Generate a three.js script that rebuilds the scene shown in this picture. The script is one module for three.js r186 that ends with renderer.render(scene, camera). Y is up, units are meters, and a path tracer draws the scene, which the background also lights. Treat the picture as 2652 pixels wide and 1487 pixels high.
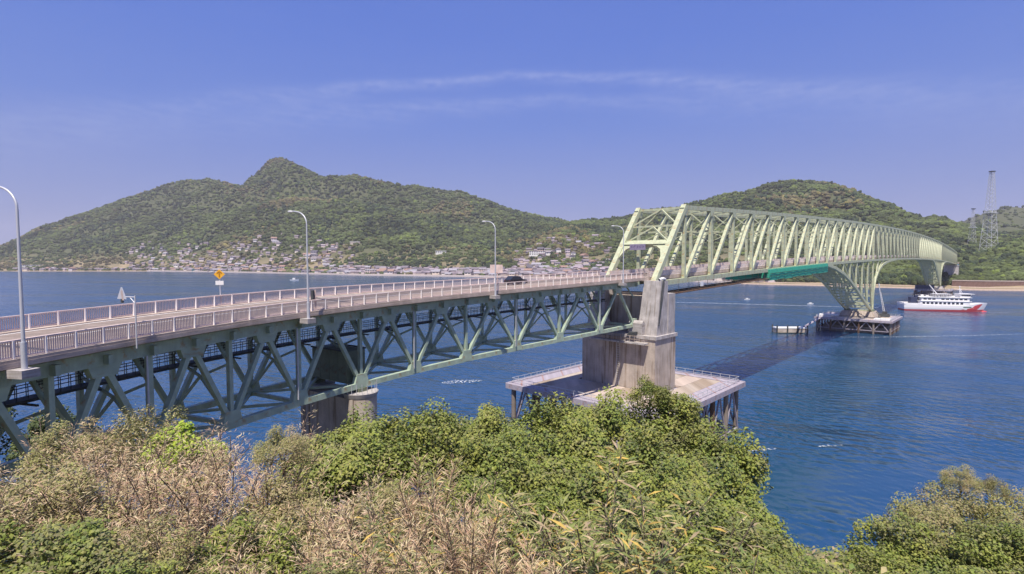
import * as THREE from 'three';
import { mergeGeometries } from 'three/addons/utils/BufferGeometryUtils.js';
import { ImprovedNoise } from 'three/addons/math/ImprovedNoise.js';

// ------------------------------------------------------------------ camera, sky, sun, exposure
// x to the right, y up (0 = sea level), depth along -z. Metres.
const EYE = 31.5, PITCH = Math.atan(67.5 / 1350);
const scene = new THREE.Scene();
const camera = new THREE.PerspectiveCamera(2 * Math.atan(743.5 / 1350) * 180 / Math.PI, 1024 / 574, 0.3, 15000);
camera.position.set(0, EYE, 0);
camera.lookAt(0, EYE - Math.sin(PITCH) * 100, -Math.cos(PITCH) * 100);
scene.add(camera);
const renderer = new THREE.WebGLRenderer({ antialias: true });
renderer.setSize(1024, 574);
renderer.toneMapping = THREE.LinearToneMapping;
renderer.toneMappingExposure = 1.55;
renderer.shadowMap.enabled = true;

const sun = new THREE.DirectionalLight(new THREE.Color(1.0, 0.92, 0.79), 4.4);
const SUN = new THREE.Vector3(-0.109, 1, 0.476).normalize();
sun.position.copy(SUN).multiplyScalar(600).add(new THREE.Vector3(60, 0, -120));
sun.target.position.set(60, 0, -120);
sun.castShadow = true;
sun.shadow.mapSize.set(4096, 4096);
Object.assign(sun.shadow.camera, { left: -300, right: 600, top: 500, bottom: -400, near: 1, far: 2000 });
scene.add(sun); scene.add(sun.target);

const noise3 = new ImprovedNoise();
const fbm = (x, y, z = 0.37, o = 4) => { let a = 0, k = 0.5; for (let i = 0; i < o; i++) { a += k * noise3.noise(x, y, z); x *= 2.03; y *= 2.03; z += 7.1; k *= 0.5; } return a; };
const lerp = (a, b, t) => a + (b - a) * t, clamp = (v, a = 0, b = 1) => Math.min(b, Math.max(a, v));
const smooth = (a, b, v) => { const t = clamp((v - a) / (b - a)); return t * t * (3 - 2 * t); };
const interp = (tab, u, col = 1) => {
  if (u <= tab[0][0]) return tab[0][col];
  for (let i = 1; i < tab.length; i++) if (u <= tab[i][0]) { const a = tab[i - 1], b = tab[i]; const t = (u - a[0]) / (b[0] - a[0]); return lerp(a[col], b[col], t); }
  return tab[tab.length - 1][col];
};
function rng(seed) { return () => { seed |= 0; seed = seed + 0x6D2B79F5 | 0; let t = Math.imul(seed ^ seed >>> 15, 1 | seed); t = t + Math.imul(t ^ t >>> 7, 61 | t) ^ t; return ((t ^ t >>> 14) >>> 0) / 4294967296; }; }

{ // clear sky with two thin cirrus bands; rows run from below the horizon to the zenith
  const W = 2048, Hh = 1024, data = new Float32Array(W * Hh * 4);
  // elevation in degrees -> linear colour
  const ramp = [[-90, 0.30, 0.35, 0.56], [-2, 0.30, 0.35, 0.56], [0, 0.31, 0.37, 0.62], [5, 0.245, 0.32, 0.635], [14, 0.145, 0.25, 0.67], [22, 0.11, 0.21, 0.655], [30, 0.095, 0.185, 0.62], [50, 0.10, 0.17, 0.53], [90, 0.085, 0.145, 0.46]].map(([e, r, g, b]) => [e, r / 1.5, g / 1.5, b / 1.5]);
  // cirrus bands: azimuth (degrees, right of the view) -> elevation, half width, strength
  const bands = [
    [[-60, 9.2, 2.0, 0.07], [-44, 10.4, 1.9, 0.10], [-36, 12.6, 1.6, 0.10], [-28, 15.2, 0.9, 0.10], [-14, 17.9, 0.5, 0.17], [0, 19.3, 0.45, 0.17], [12, 18.9, 0.5, 0.17], [24, 17.0, 0.8, 0.15], [34, 15.0, 1.2, 0.12], [45, 12.5, 1.8, 0.06], [60, 10, 2, 0.02]],
    [[-40, 10, 1.2, 0.0], [-22, 14.5, 1.2, 0.10], [-8, 16.3, 0.9, 0.12], [4, 17.0, 0.6, 0.13], [16, 16.4, 0.8, 0.10], [30, 14.6, 1.6, 0.05], [50, 12, 2, 0.0]]];
  for (let j = 0; j < Hh; j++) {
    const el = ((j + 0.5) / Hh - 0.5) * 180;
    const c0 = [1, 2, 3].map(k => interp(ramp, el, k));
    for (let i = 0; i < W; i++) {
      const th = ((i + 0.5) / W - 0.5) * 2 * Math.PI, x = Math.cos(th), z = Math.sin(th), az = Math.atan2(x, -z) * 180 / Math.PI;
      let c = 0;
      if (el > 0 && el < 40 && Math.abs(az) < 75) for (let b = 0; b < 2; b++) {
        const e = interp(bands[b], az, 1) + 0.5 * fbm(az * 0.09, b * 9.7, 0.2), w = interp(bands[b], az, 2) * (1 + 0.6 * fbm(az * 0.13, b * 5 + 3)), s = interp(bands[b], az, 3);
        const q = (el - e) / w, tex = 0.6 + 1.1 * fbm(az * 0.3, el * 2.2 + az * 0.05, b * 4 + 1, 3) + 0.8 * fbm(az * 1.1, el * 6 + az * 0.2, b * 3 + 2, 4);
        c += 1.35 * s * Math.exp(-q * q * (q > 0 ? 1.6 : 0.5)) * clamp(tex, 0, 1.5);
      }
      c += 0.02 * clamp(fbm(az * 0.04, el * 0.35, 5.5, 4) + 0.1, 0, 1);
      const warm = [0.44, 0.46, 0.60], o = (j * W + i) * 4;
      for (let k = 0; k < 3; k++) data[o + k] = lerp(c0[k], warm[k], clamp(c));
      data[o + 3] = 1;
    }
  }
  const sky = new THREE.DataTexture(data, W, Hh, THREE.RGBAFormat, THREE.FloatType);
  sky.mapping = THREE.EquirectangularReflectionMapping; sky.magFilter = THREE.LinearFilter; sky.minFilter = THREE.LinearFilter; sky.needsUpdate = true;
  scene.background = sky; scene.environment = sky;
}
scene.fog = new THREE.FogExp2(0xd2cfdc, 0.00009);

// ------------------------------------------------------------------ helpers
const V = (x, y, d) => new THREE.Vector3(x, y, -d);
const taken = {};
function numbered(name) { const n = taken[name] = (taken[name] ?? -1) + 1; return n ? `${name}_${String(n).padStart(3, '0')}` : name; }
function tag(o, label, category, group, kind) { o.userData = { ...o.userData, label }; if (category) o.userData.category = category; if (group) o.userData.group = group; if (kind) o.userData.kind = kind; return o; }
const shade = m => { m.castShadow = true; m.receiveShadow = true; return m; };
function thing(name, label, category, pos = [0, 0, 0], turn = 0, group) {
  const o = new THREE.Group(); o.name = numbered(name); o.position.set(...pos); o.rotation.y = turn; scene.add(o); return tag(o, label, category, group);
}
function group(name, parent) { const o = new THREE.Group(); o.name = name; parent.add(o); return o; }
function part(name, geo, mat, parent) { const g = Array.isArray(geo) ? (geo.length > 1 ? mergeGeometries(geo) : geo[0]) : geo; const m = shade(new THREE.Mesh(g, mat)); m.name = name; parent.add(m); return m; }
function single(name, geo, mat, label, category, grp, kind) { const m = part(numbered(name), geo, mat, scene); return tag(m, label, category, grp, kind); }
function structure(name, geo, mat) { const m = part(name, geo, mat, scene); m.userData.kind = 'structure'; return m; }

function plain(g) { // position, normal, uv only, no index: everything merges with everything
  const n = g.index ? g.toNonIndexed() : g;
  for (const k of Object.keys(n.attributes)) if (!['position', 'normal', 'uv'].includes(k)) n.deleteAttribute(k);
  n.clearGroups(); return n;
}
function box(w, h, l, x = 0, y = 0, z = 0) { // uv in metres
  const g = new THREE.BoxGeometry(w, h, l), uv = g.attributes.uv, s = [[l, h], [l, h], [w, l], [w, l], [w, h], [w, h]];
  for (let f = 0; f < 6; f++) for (let k = 0; k < 4; k++) { const i = f * 4 + k; uv.setXY(i, uv.getX(i) * s[f][0], uv.getY(i) * s[f][1]); }
  g.translate(x, y, z); return plain(g);
}
const _m = new THREE.Matrix4(), UP = new THREE.Vector3(0, 1, 0);
function frameAt(p, q, up = UP) { const z = q.clone().sub(p).normalize(), x = new THREE.Vector3().crossVectors(up, z); if (x.lengthSq() < 1e-6) x.set(1, 0, 0); x.normalize(); const y = new THREE.Vector3().crossVectors(z, x); return new THREE.Matrix4().makeBasis(x, y, z).setPosition(p.clone().add(q).multiplyScalar(0.5)); }
function beam(p, q, w, h, up = UP) { return box(w, h, p.distanceTo(q)).applyMatrix4(frameAt(p, q, up)); } // bar from p to q
function rod(p, q, r0, r1 = r0, n = 6) { const g = plain(new THREE.CylinderGeometry(r1, r0, p.distanceTo(q), n, 1)); g.rotateX(Math.PI / 2); return g.applyMatrix4(frameAt(p, q, Math.abs(q.y - p.y) > 0.9 * p.distanceTo(q) ? new THREE.Vector3(1, 0, 0.01) : UP)); }
function tube(pts, r, seg = 12, n = 6) { return plain(new THREE.TubeGeometry(new THREE.CatmullRomCurve3(pts), seg, r, n)); }
function sweep(sections, closed = true, caps = true) { // sections: rings of equal length, uv in metres
  const pos = [], uv = [], n = sections[0].length, m = closed ? n : n - 1; let along = 0;
  const per = [0]; for (let k = 0; k < m; k++) per.push(per[k] + sections[0][k].distanceTo(sections[0][(k + 1) % n]));
  for (let i = 0; i + 1 < sections.length; i++) {
    const a = sections[i], b = sections[i + 1], l = a[0].distanceTo(b[0]);
    for (let k = 0; k < m; k++) { const k2 = (k + 1) % n;
      for (const [p, u, v] of [[a[k], along, per[k]], [b[k], along + l, per[k]], [b[k2], along + l, per[k + 1]], [a[k], along, per[k]], [b[k2], along + l, per[k + 1]], [a[k2], along, per[k + 1]]]) { pos.push(p.x, p.y, p.z); uv.push(u, v); } }
    along += l;
  }
  if (closed && caps) for (const [ring, flip] of [[sections[0], false], [sections[sections.length - 1], true]]) for (let k = 1; k + 1 < n; k++) { const t = flip ? [ring[0], ring[k + 1], ring[k]] : [ring[0], ring[k], ring[k + 1]]; for (const p of t) { pos.push(p.x, p.y, p.z); uv.push(p.x, p.y); } }
  const g = new THREE.BufferGeometry(); g.setAttribute('position', new THREE.Float32BufferAttribute(pos, 3)); g.setAttribute('uv', new THREE.Float32BufferAttribute(uv, 2)); g.computeVertexNormals(); return g;
}
function poly(points, a, b) { // flat outline (Vector3 list) thickened by the offset vectors a and b
  return sweep([points.map(p => p.clone().add(a)), points.map(p => p.clone().add(b))], true, true);
}

// ------------------------------------------------------------------ materials
function tex(size, fn, repeat = 1, srgb = true) { // fn(u, v) -> [r, g, b] 0..1, tiles by blending over its edge
  const d = new Uint8Array(size * size * 4);
  for (let j = 0; j < size; j++) for (let i = 0; i < size; i++) { const c = fn(i / size, j / size), o = (j * size + i) * 4; for (let k = 0; k < 3; k++) d[o + k] = clamp(c[k]) * 255; d[o + 3] = 255; }
  const t = new THREE.DataTexture(d, size, size); t.wrapS = t.wrapT = THREE.RepeatWrapping; t.magFilter = THREE.LinearFilter; t.minFilter = THREE.LinearMipmapLinearFilter; t.generateMipmaps = true; t.repeat.set(repeat, repeat); if (srgb) t.colorSpace = THREE.SRGBColorSpace; t.needsUpdate = true; return t;
}
const tiled = (f, u, v, p, q = p) => { const a = f(u * p, v * q), b = f((u - 1) * p, v * q), c = f(u * p, (v - 1) * q), e = f((u - 1) * p, (v - 1) * q), su = smooth(0.7, 1, u), sv = smooth(0.7, 1, v); return lerp(lerp(a, b, su), lerp(c, e, su), sv); };
const paintTex = tex(256, (u, v) => { // faded paint with faint rust runs
  const a = tiled((x, y) => fbm(x, y, 1.3), u, v, 6), s = tiled((x, y) => fbm(x, y, 8.1, 3), u, v, 30, 5), r = clamp((tiled((x, y) => fbm(x, y, 4.4), u, v, 9) - 0.16) * 4) * 0.5; const k = 0.94 + a * 0.16 + s * 0.07; return [k, k - r * 0.35, k - r * 0.55]; }, 0.25);
const concreteTex = tex(512, (u, v) => { const a = tiled((x, y) => fbm(x, y, 2.2, 5), u, v, 7), f = tiled((x, y) => fbm(x, y, 5.2, 3), u, v, 60), s = clamp(tiled((x, y) => fbm(x, y, 9.9, 3), u, v, 2.2, 26) * 2); const k = 0.86 + a * 0.22 + f * 0.08 - s * 0.22; return [k, k - s * 0.03, k - s * 0.08]; }, 0.12);
const stainTex = tex(512, (u, v) => { const a = tiled((x, y) => fbm(x, y, 2.2, 5), u, v, 6), f = tiled((x, y) => fbm(x, y, 5.2, 3), u, v, 60), s = clamp(tiled((x, y) => fbm(x, y, 9.9, 4), u, v, 1.6, 30) * 2.6), w = clamp(tiled((x, y) => fbm(x, y, 3.9, 3), u, v, 1.2, 22) * 2 - 0.35), k = 0.86 + a * 0.2 + f * 0.08 - s * 0.27 + w * 0.12; return [k, k - s * 0.05, k - s * 0.11]; }, 0.07);
const asphaltTex = tex(256, (u, v) => { const k = 0.88 + tiled((x, y) => fbm(x, y, 3.3, 5), u, v, 5) * 0.25 + tiled((x, y) => fbm(x, y, 6.6, 2), u, v, 80) * 0.15; return [k, k, k]; }, 0.2);
const lin = (r, g, b) => new THREE.Color().setRGB(r, g, b);
const std = (c, rough = 0.7, extra = {}) => new THREE.MeshStandardMaterial({ color: lin(...c), roughness: rough, metalness: 0, ...extra });
const M = {
  steel: std([0.41, 0.51, 0.40], 0.55, { map: paintTex }),
  pale: std([0.53, 0.565, 0.385], 0.55, { map: paintTex }),
  concrete: std([0.62, 0.53, 0.46], 0.9, { map: stainTex }),
  concreteLight: std([0.58, 0.54, 0.54], 0.9, { map: concreteTex }),
  concreteDark: std([0.30, 0.25, 0.22], 0.95, { map: concreteTex }),
  road: std([0.31, 0.25, 0.22], 0.95, { map: asphaltTex }),
  kerb: std([0.66, 0.54, 0.47], 0.9, { map: concreteTex }),
  railPost: std([0.86, 0.80, 0.78], 0.5),
  rail: std([0.76, 0.60, 0.55], 0.5, { map: paintTex }),
  galv: std([0.55, 0.56, 0.60], 0.45, { metalness: 0.25 }),
  dark: std([0.05, 0.055, 0.06], 0.7),
  deckSteel: std([0.40, 0.36, 0.42], 0.7, { map: paintTex }),
  white: std([0.78, 0.77, 0.76], 0.5),
  whitePaint: std([0.74, 0.73, 0.75], 0.4),
  red: std([0.55, 0.06, 0.07], 0.45),
  glass: std([0.03, 0.035, 0.05], 0.15),
  navy: std([0.03, 0.04, 0.09], 0.6),
  yellow: std([0.80, 0.42, 0.03], 0.5),
  tarp: std([0.04, 0.42, 0.28], 0.8, { map: paintTex }),
  olive: std([0.17, 0.20, 0.13], 0.7, { map: paintTex }),
  rust: std([0.16, 0.09, 0.06], 0.9, { map: concreteTex }),
  blue: std([0.10, 0.30, 0.55], 0.7),
};

// ------------------------------------------------------------------ far land: ridges as [x/depth, depth, height]
const RIDGE_A = [[-1.278,2100,3],[-1.129,2125,37],[-0.98,2150,85],[-0.934,2200,132],[-0.904,2233,166],[-0.844,2300,212],[-0.8,2350,251],[-0.74,2414,310],[-0.68,2471,358],[-0.629,2520,391],[-0.577,2569,413],[-0.548,2598,407],[-0.511,2633,395],[-0.489,2654,429],[-0.459,2682,504],[-0.44,2700,527],[-0.422,2689,515],[-0.393,2673,487],[-0.364,2656,449],[-0.342,2643,439],[-0.298,2618,439],[-0.254,2593,420],[-0.21,2567,381],[-0.166,2542,368],[-0.122,2517,355],[-0.085,2487,324],[-0.041,2407,283],[-0.004,2340,250],[0.04,2260,221],[0.084,2180,195],[0.114,2127,175],[0.202,2080,126],[0.313,2050,64],[0.498,2000,36]];
const RIDGE_B = [[-0.981,1950,30],[-0.831,1976,99],[-0.72,1995,151],[-0.609,2014,189],[-0.52,2029,230],[-0.401,2050,277],[-0.313,1992,256],[-0.203,1919,205],[-0.093,1846,158],[0.018,1773,121],[0.114,1710,83],[0.203,1700,45]];
const RIDGE_C = [[-0.034,1500,33],[0.01,1527,65],[0.055,1555,109],[0.091,1577,136],[0.128,1600,149],[0.172,1611,153],[0.217,1621,162],[0.261,1632,181],[0.284,1638,188],[0.319,1646,188],[0.363,1657,207],[0.407,1667,229],[0.466,1681,250],[0.517,1694,273],[0.543,1700,281],[0.568,1663,275],[0.605,1611,260],[0.642,1559,237],[0.672,1517,209],[0.717,1454,181],[0.739,1423,161],[0.769,1381,140],[0.784,1360,136],[0.806,1334,137],[0.821,1318,131],[0.851,1287,115],[0.873,1263,106],[0.91,1223,90],[0.979,1150,64],[1.089,1133,55],[1.311,1100,46]];
const RIDGE_D = [[0.779,2800,60],[0.83,2800,159],[0.866,2800,214],[0.895,2800,243],[0.924,2800,263],[0.953,2800,272],[0.977,2800,268],[1.05,2800,224],[1.161,2800,204],[1.309,2800,183]];
const RIDGE_E = [[0.425,860,15],[0.573,840,26],[0.683,835,32],[0.779,848,37],[0.823,842,41],[0.853,834,44],[0.882,826,39],[0.912,818,42],[0.941,810,52],[0.979,800,61],[1.051,791,68],[1.161,778,73],[1.308,760,72]];
const SHORE = [[-1.279,1636],[-0.982,1575],[-0.686,1575],[-0.464,1329],[-0.316,1149],[-0.019,989],[0.277,834],[0.462,709],[0.633,644],[0.744,608],[0.855,575],[0.982,552],[1.314,532]];
const shoreAt = u => interp(SHORE, u) + 10 * fbm(u * 14, 3.3);
function landHeight(u, d) {
  const ds = shoreAt(u), x = u * d; if (d < ds) return -3;
  let h = 2.2 + 0.02 * (d - ds);
  for (const [R, pw, lo, hi] of [[RIDGE_A, 1.9, -9, 0.5], [RIDGE_B, 1.7, -0.98, 0.203], [RIDGE_C, 1.8, -0.034, 9], [RIDGE_D, 1.5, 0.76, 9], [RIDGE_E, 1.0, 0.425, 9]]) {
    if (u < lo || u > hi) continue;
    const fade = smooth(lo, lo + 0.1, u) * (1 - smooth(hi - 0.08, hi, u));
    const dk = interp(R, u, 1), hk = interp(R, u, 2), t = (d - ds) / (dk - ds);
    let v;
    if (t <= 1) { v = hk * Math.pow(Math.sin(Math.PI / 2 * t), pw); v *= 1 + (0.46 * fbm(x / 210, d / 330, 1.1, 4) + 0.1 * fbm(x / 60, d / 80, 5.1, 2)) * Math.sin(Math.PI * Math.pow(t, 0.8)); }
    else v = hk * (1 - 0.45 * smooth(1, 1.6, t));
    h = Math.max(h, v * (lo > -2 && R !== RIDGE_C && R !== RIDGE_D && R !== RIDGE_E ? fade : R === RIDGE_A ? 1 - smooth(0.42, 0.5, u) : smooth(lo, lo + 0.03, u)));
  }
  return h + 1.2 * fbm(x / 25, d / 25, 2.7, 2) * smooth(30, 120, d - ds);
}
{
  const NU = 460, ND = 120, pos = [], col = [], uv = [], idx = [];
  for (let i = 0; i <= NU; i++) { const u = lerp(-1.28, 1.31, i / NU), ds = shoreAt(u);
    for (let j = 0; j <= ND; j++) { const d = j === 0 ? ds - 6 : ds + (4300 - ds) * Math.pow((j - 1) / (ND - 1), 1.7) + 0.01, h = landHeight(u, d), x = u * d;
      pos.push(x, h, -d); uv.push(x / 40, d / 40);
      const f = fbm(x / 180, d / 180, 4), g = fbm(x / 40, d / 40, 9), low = 1 - smooth(8, 70, h);
      const c = [0.075 + 0.03 * f + low * (0.16 + 0.3 * g), 0.085 + 0.03 * f + low * (0.105 + 0.22 * g), 0.04 + 0.01 * f + low * (0.075 + 0.15 * g)]; col.push(...c.map(v => clamp(v, 0.01))); } }
  for (let i = 0; i < NU; i++) for (let j = 0; j < ND; j++) { const a = i * (ND + 1) + j, b = a + ND + 1; idx.push(a, a + 1, b, b, a + 1, b + 1); }
  const g = new THREE.BufferGeometry(); g.setAttribute('position', new THREE.Float32BufferAttribute(pos, 3)); g.setAttribute('uv', new THREE.Float32BufferAttribute(uv, 2)); g.setAttribute('color', new THREE.Float32BufferAttribute(col, 3)); g.setIndex(idx); g.computeVertexNormals();
  structure('hills', g, new THREE.MeshStandardMaterial({ vertexColors: true, roughness: 1 }));
}

// ------------------------------------------------------------------ water
{
  const S = 2048, h = new Float32Array(S * S), r = rng(11); // one tile is 260 m; waves repeat over it
  for (let k = 0; k < 80; k++) { const L = 5 + Math.floor(Math.pow(r(), 1.5) * 250), a = 0.75 + (r() - 0.5) * 2.0, A = Math.round(L * Math.cos(a)), B = Math.round(L * Math.sin(a)), p = r() * 6.28, q = 1 / Math.pow(L, 0.66);
    const cu = new Float32Array(S), su = new Float32Array(S); for (let i = 0; i < S; i++) { cu[i] = Math.cos(A * i / S * 2 * Math.PI); su[i] = Math.sin(A * i / S * 2 * Math.PI); }
    for (let j = 0; j < S; j++) { const cw = q * Math.cos(B * j / S * 2 * Math.PI + p), sw = q * Math.sin(B * j / S * 2 * Math.PI + p), o = j * S; for (let i = 0; i < S; i++) h[o + i] += su[i] * cw + cu[i] * sw; } }
  // slicks: bands along the stream where the ripples die down
  const G = 128, mask = new Float32Array(G * G); for (let j = 0; j < G; j++) for (let i = 0; i < G; i++) mask[j * G + i] = clamp(0.62 + 1.5 * tiled((x, y) => fbm(x + y * 0.4, y, 3.1, 4), i / G, j / G, 2.5, 8), 0.12, 1.25);
  let lo = 1e9, hi = -1e9;
  for (let j = 0; j < S; j++) { const gj = j / S * G, j0 = Math.floor(gj), fj = gj - j0, j1 = (j0 + 1) % G; for (let i = 0; i < S; i++) { const gi = i / S * G, i0 = Math.floor(gi), fi = gi - i0, i1 = (i0 + 1) % G; const m = lerp(lerp(mask[j0 * G + i0], mask[j0 * G + i1], fi), lerp(mask[j1 * G + i0], mask[j1 * G + i1], fi), fj), v = h[j * S + i] *= m; if (v < lo) lo = v; if (v > hi) hi = v; } }
  const d = new Uint8Array(S * S * 4); for (let i = 0; i < S * S; i++) { const v = (h[i] - lo) / (hi - lo) * 255; d[i * 4] = d[i * 4 + 1] = d[i * 4 + 2] = v; d[i * 4 + 3] = 255; }
  const bump = new THREE.DataTexture(d, S, S); bump.wrapS = bump.wrapT = THREE.RepeatWrapping; bump.magFilter = THREE.LinearFilter; bump.minFilter = THREE.LinearMipmapLinearFilter; bump.generateMipmaps = true; bump.needsUpdate = true;
  // ruffled and slick water, drawn out along the tidal stream
  const rough = tex(512, (u, v) => { const k = 0.42 + 0.5 * tiled((x, y) => fbm(x, y, 3.1, 5), u, v, 5, 16); return [k, k, k]; }, 1, false);
  const g = new THREE.PlaneGeometry(14000, 14000, 1, 1); g.rotateX(-Math.PI / 2);
  const uv = g.attributes.uv; for (let i = 0; i < 4; i++) uv.setXY(i, uv.getX(i) * 14000 / 260, uv.getY(i) * 14000 / 260);
  rough.repeat.set(0.37, 0.37);
  const w = new THREE.MeshPhysicalMaterial({ color: lin(0.008, 0.050, 0.118), specularColor: lin(0.9, 0.97, 1.0), roughness: 0.45, roughnessMap: rough, bumpMap: bump, bumpScale: 1.5, ior: 2.1 });
  structure('water', g, w).position.y = 0;
}

// ------------------------------------------------------------------ bridge geometry: approach on a curve, main truss straight
const CX = [4.9956641191775805e-09, -1.503495850751964e-06, 0.00012155953824272844, 0.0028611110249397854, -0.006261817628206665, -26.896612890565578];
const CZ = [-3.5883900782544593e-09, 1.2717205302630594e-06, -0.00014532848630707075, 0.0040332084363533666, 0.9653164961538528, 5.975152058979403];
const pv = (c, s) => c.reduce((a, k) => a * s + k, 0);
const railTop = s => -1.73e-6 * s * s + 0.02622 * s + 26.969; // top of the kerbside railing
const tilt = s => 0.12 + 0.28 * Math.exp(-Math.pow((s - 42) / 24, 2));  // banking of the curve, far side up
const ROADW = 9.4;
function P(s, off, y) { // point beside the approach: s along its near edge, off metres towards the far side, y relative to the railing top
  const e = 0.01, x = pv(CX, s), d = pv(CZ, s), tx = (pv(CX, s + e) - x) / e, td = (pv(CZ, s + e) - d) / e, l = Math.hypot(tx, td);
  return V(x - td / l * off, railTop(s) + y + (y > -2 ? tilt(s) * off / ROADW : 0), d + tx / l * off);
}
const TH = Math.atan(1285 / 1350), D = [Math.sin(TH), Math.cos(TH)], A0 = [24.267, 90];
function Q(t, n, y) { return V(A0[0] + D[0] * t - D[1] * n, y, A0[1] + D[1] * t + D[0] * n); } // t along the main truss, n towards its far side
const YAW = Math.atan2(-D[1], -D[0]); // local +x runs along n reversed
const END = 733.7, HALF = END / 2, TW = 9.6;
const topY = t => 49.4 - 8.4 * Math.pow((t - HALF) / HALF, 2), botY = t => 33.0 - 5.5 * Math.pow((t - HALF) / HALF, 2);
const range = (a, b, st) => { const r = []; for (let v = a; v < b - 1e-6; v += st) r.push(v); r.push(b); return r; };

// ---- approach bridge
const approach = thing('approach_bridge', 'green steel deck truss bridge curving in from beside the bushes', 'bridge');
{
  const S0 = 2, S1 = 100.6, ss = range(S0, S1, 1.2);
  part('road_surface', sweep(ss.map(s => [P(s, 0.75, -1.12), P(s, 0.75, -1.02), P(s, ROADW - 0.75, -1.02), P(s, ROADW - 0.75, -1.12)])), M.road, approach);
  part('deck_slab', sweep(ss.map(s => [P(s, 0, -1.4), P(s, 0, -1.13), P(s, ROADW, -1.13), P(s, ROADW, -1.4), P(s, ROADW - 0.9, -1.62), P(s, 0.9, -1.62)])), M.kerb, approach);
  part('kerb', sweep(ss.map(s => [P(s, 0.02, -1.125), P(s, 0.02, -0.96), P(s, 0.72, -0.96), P(s, 0.74, -1.125)])), M.kerb, approach);
  part('kerb', sweep(ss.map(s => [P(s, ROADW - 0.74, -1.125), P(s, ROADW - 0.72, -0.96), P(s, ROADW - 0.02, -0.96), P(s, ROADW - 0.02, -1.125)])), M.kerb, approach);
  part('centre_line', sweep(ss.map(s => [P(s, ROADW / 2 - 0.08, -1.015), P(s, ROADW / 2 - 0.08, -1.01), P(s, ROADW / 2 + 0.08, -1.01), P(s, ROADW / 2 + 0.08, -1.015)])), M.white, approach);
  for (const c of [1.05, ROADW - 1.05]) part('edge_line', sweep(ss.map(s => [P(s, c - 0.07, -1.015), P(s, c - 0.07, -1.01), P(s, c + 0.07, -1.01), P(s, c + 0.07, -1.015)])), M.white, approach);
  for (const s of [22.5, 47.5, 71, 99.3]) part('expansion_joint', sweep([s - 0.16, s + 0.16].map(q => [P(q, 0.78, -1.015), P(q, 0.78, -1.004), P(q, ROADW - 0.78, -1.004), P(q, ROADW - 0.78, -1.015)])), M.dark, approach);
  for (const [off] of [[0.2], [ROADW - 0.2]]) {
    const rl = group('railing', approach);
    part('handrail', sweep(ss.map(s => [P(s, off - 0.09, -0.09), P(s, off - 0.09, 0), P(s, off + 0.09, 0), P(s, off + 0.09, -0.09)])), M.rail, rl);
    part('lower_rail', sweep(ss.map(s => [P(s, off - 0.04, -0.92), P(s, off - 0.04, -0.84), P(s, off + 0.04, -0.84), P(s, off + 0.04, -0.92)])), M.rail, rl);
    const bal = [];
    for (let s = S0 + 0.2; s < S1; s += 0.11) bal.push(beam(P(s, off, -0.90), P(s, off, -0.06), 0.055, 0.03, new THREE.Vector3(1, 0, 0)));
    part('balusters', bal, M.rail, rl).userData.kind = 'stuff';
    const step = off < 1 ? 1.5 : 1.5;
    for (let s = S0 + 0.2; s < S1; s += step) part('post', box(0.1, 0.92, 0.1).applyMatrix4(new THREE.Matrix4().makeTranslation(...P(s, off + (off < 1 ? -0.06 : -0.06), -0.5).toArray())), M.railPost, rl);
  }
  // trusses
  const low = [-1.5, 5, 11, 16.8, 22.5, 28.2, 34.2, 40.6, 47.5, 54.6, 62.3, 71.0, 79.7, 89.3, 99.3], topS = low.slice(0, -1).map((v, i) => (v + low[i + 1]) / 2);
  const yT = -2.15, yB = -9.1, OFF = [1.25, ROADW - 1.25];
  for (const off of OFF) {
    const cs = range(2, 100, 1.5);
    part('top_chord', sweep(cs.map(s => [P(s, off - 0.3, yT - 0.3), P(s, off - 0.3, yT + 0.5), P(s, off + 0.3, yT + 0.5), P(s, off + 0.3, yT - 0.3)])), M.steel, approach);
    for (let i = 1; i + 1 < low.length; i++) part('lower_chord', beam(P(low[i], off, yB), P(low[i + 1], off, yB), 0.5, 0.55), M.steel, approach);
    for (let i = 1; i < low.length; i++) {
      const up = P(low[i], off + 1, 0).sub(P(low[i], off, 0)).setY(0).normalize();
      if (i + 1 < low.length) part('vertical_post', beam(P(low[i], off, yB + 0.25), P(low[i], off, yT - 0.3), 0.3, 0.38, up), M.steel, approach);
      const t0 = P(topS[i - 1], off, yT - 0.2), t1 = i < topS.length ? P(topS[i], off, yT - 0.2) : null, b = P(low[i], off, yB + 0.1);
      part('diagonal', beam(b, t0, 0.34, 0.42, up), M.steel, approach);
      if (t1) part('diagonal', beam(b, t1, 0.34, 0.42, up), M.steel, approach);
      // gusset plates at the lower node and the upper node
      const T = P(low[i] + 0.5, off, 0).sub(P(low[i] - 0.5, off, 0)).setY(0).normalize(), n0 = up.clone().multiplyScalar(-0.27), n1 = up.clone().multiplyScalar(0.27);
      const gus = (c, w, h, dir) => poly([c.clone().addScaledVector(T, -w), c.clone().addScaledVector(T, w), c.clone().addScaledVector(T, w * 0.62).setY(c.y + dir * h), c.clone().addScaledVector(T, -w * 0.62).setY(c.y + dir * h)], n0, n1);
      part('gusset_plate', gus(P(low[i], off, yB - 0.2), 0.95, 1.35, 1), M.steel, approach);
      part('gusset_plate', gus(P(topS[i - 1], off, yT + 0.2), 1.15, 1.25, -1), M.steel, approach);
    }
  }
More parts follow.
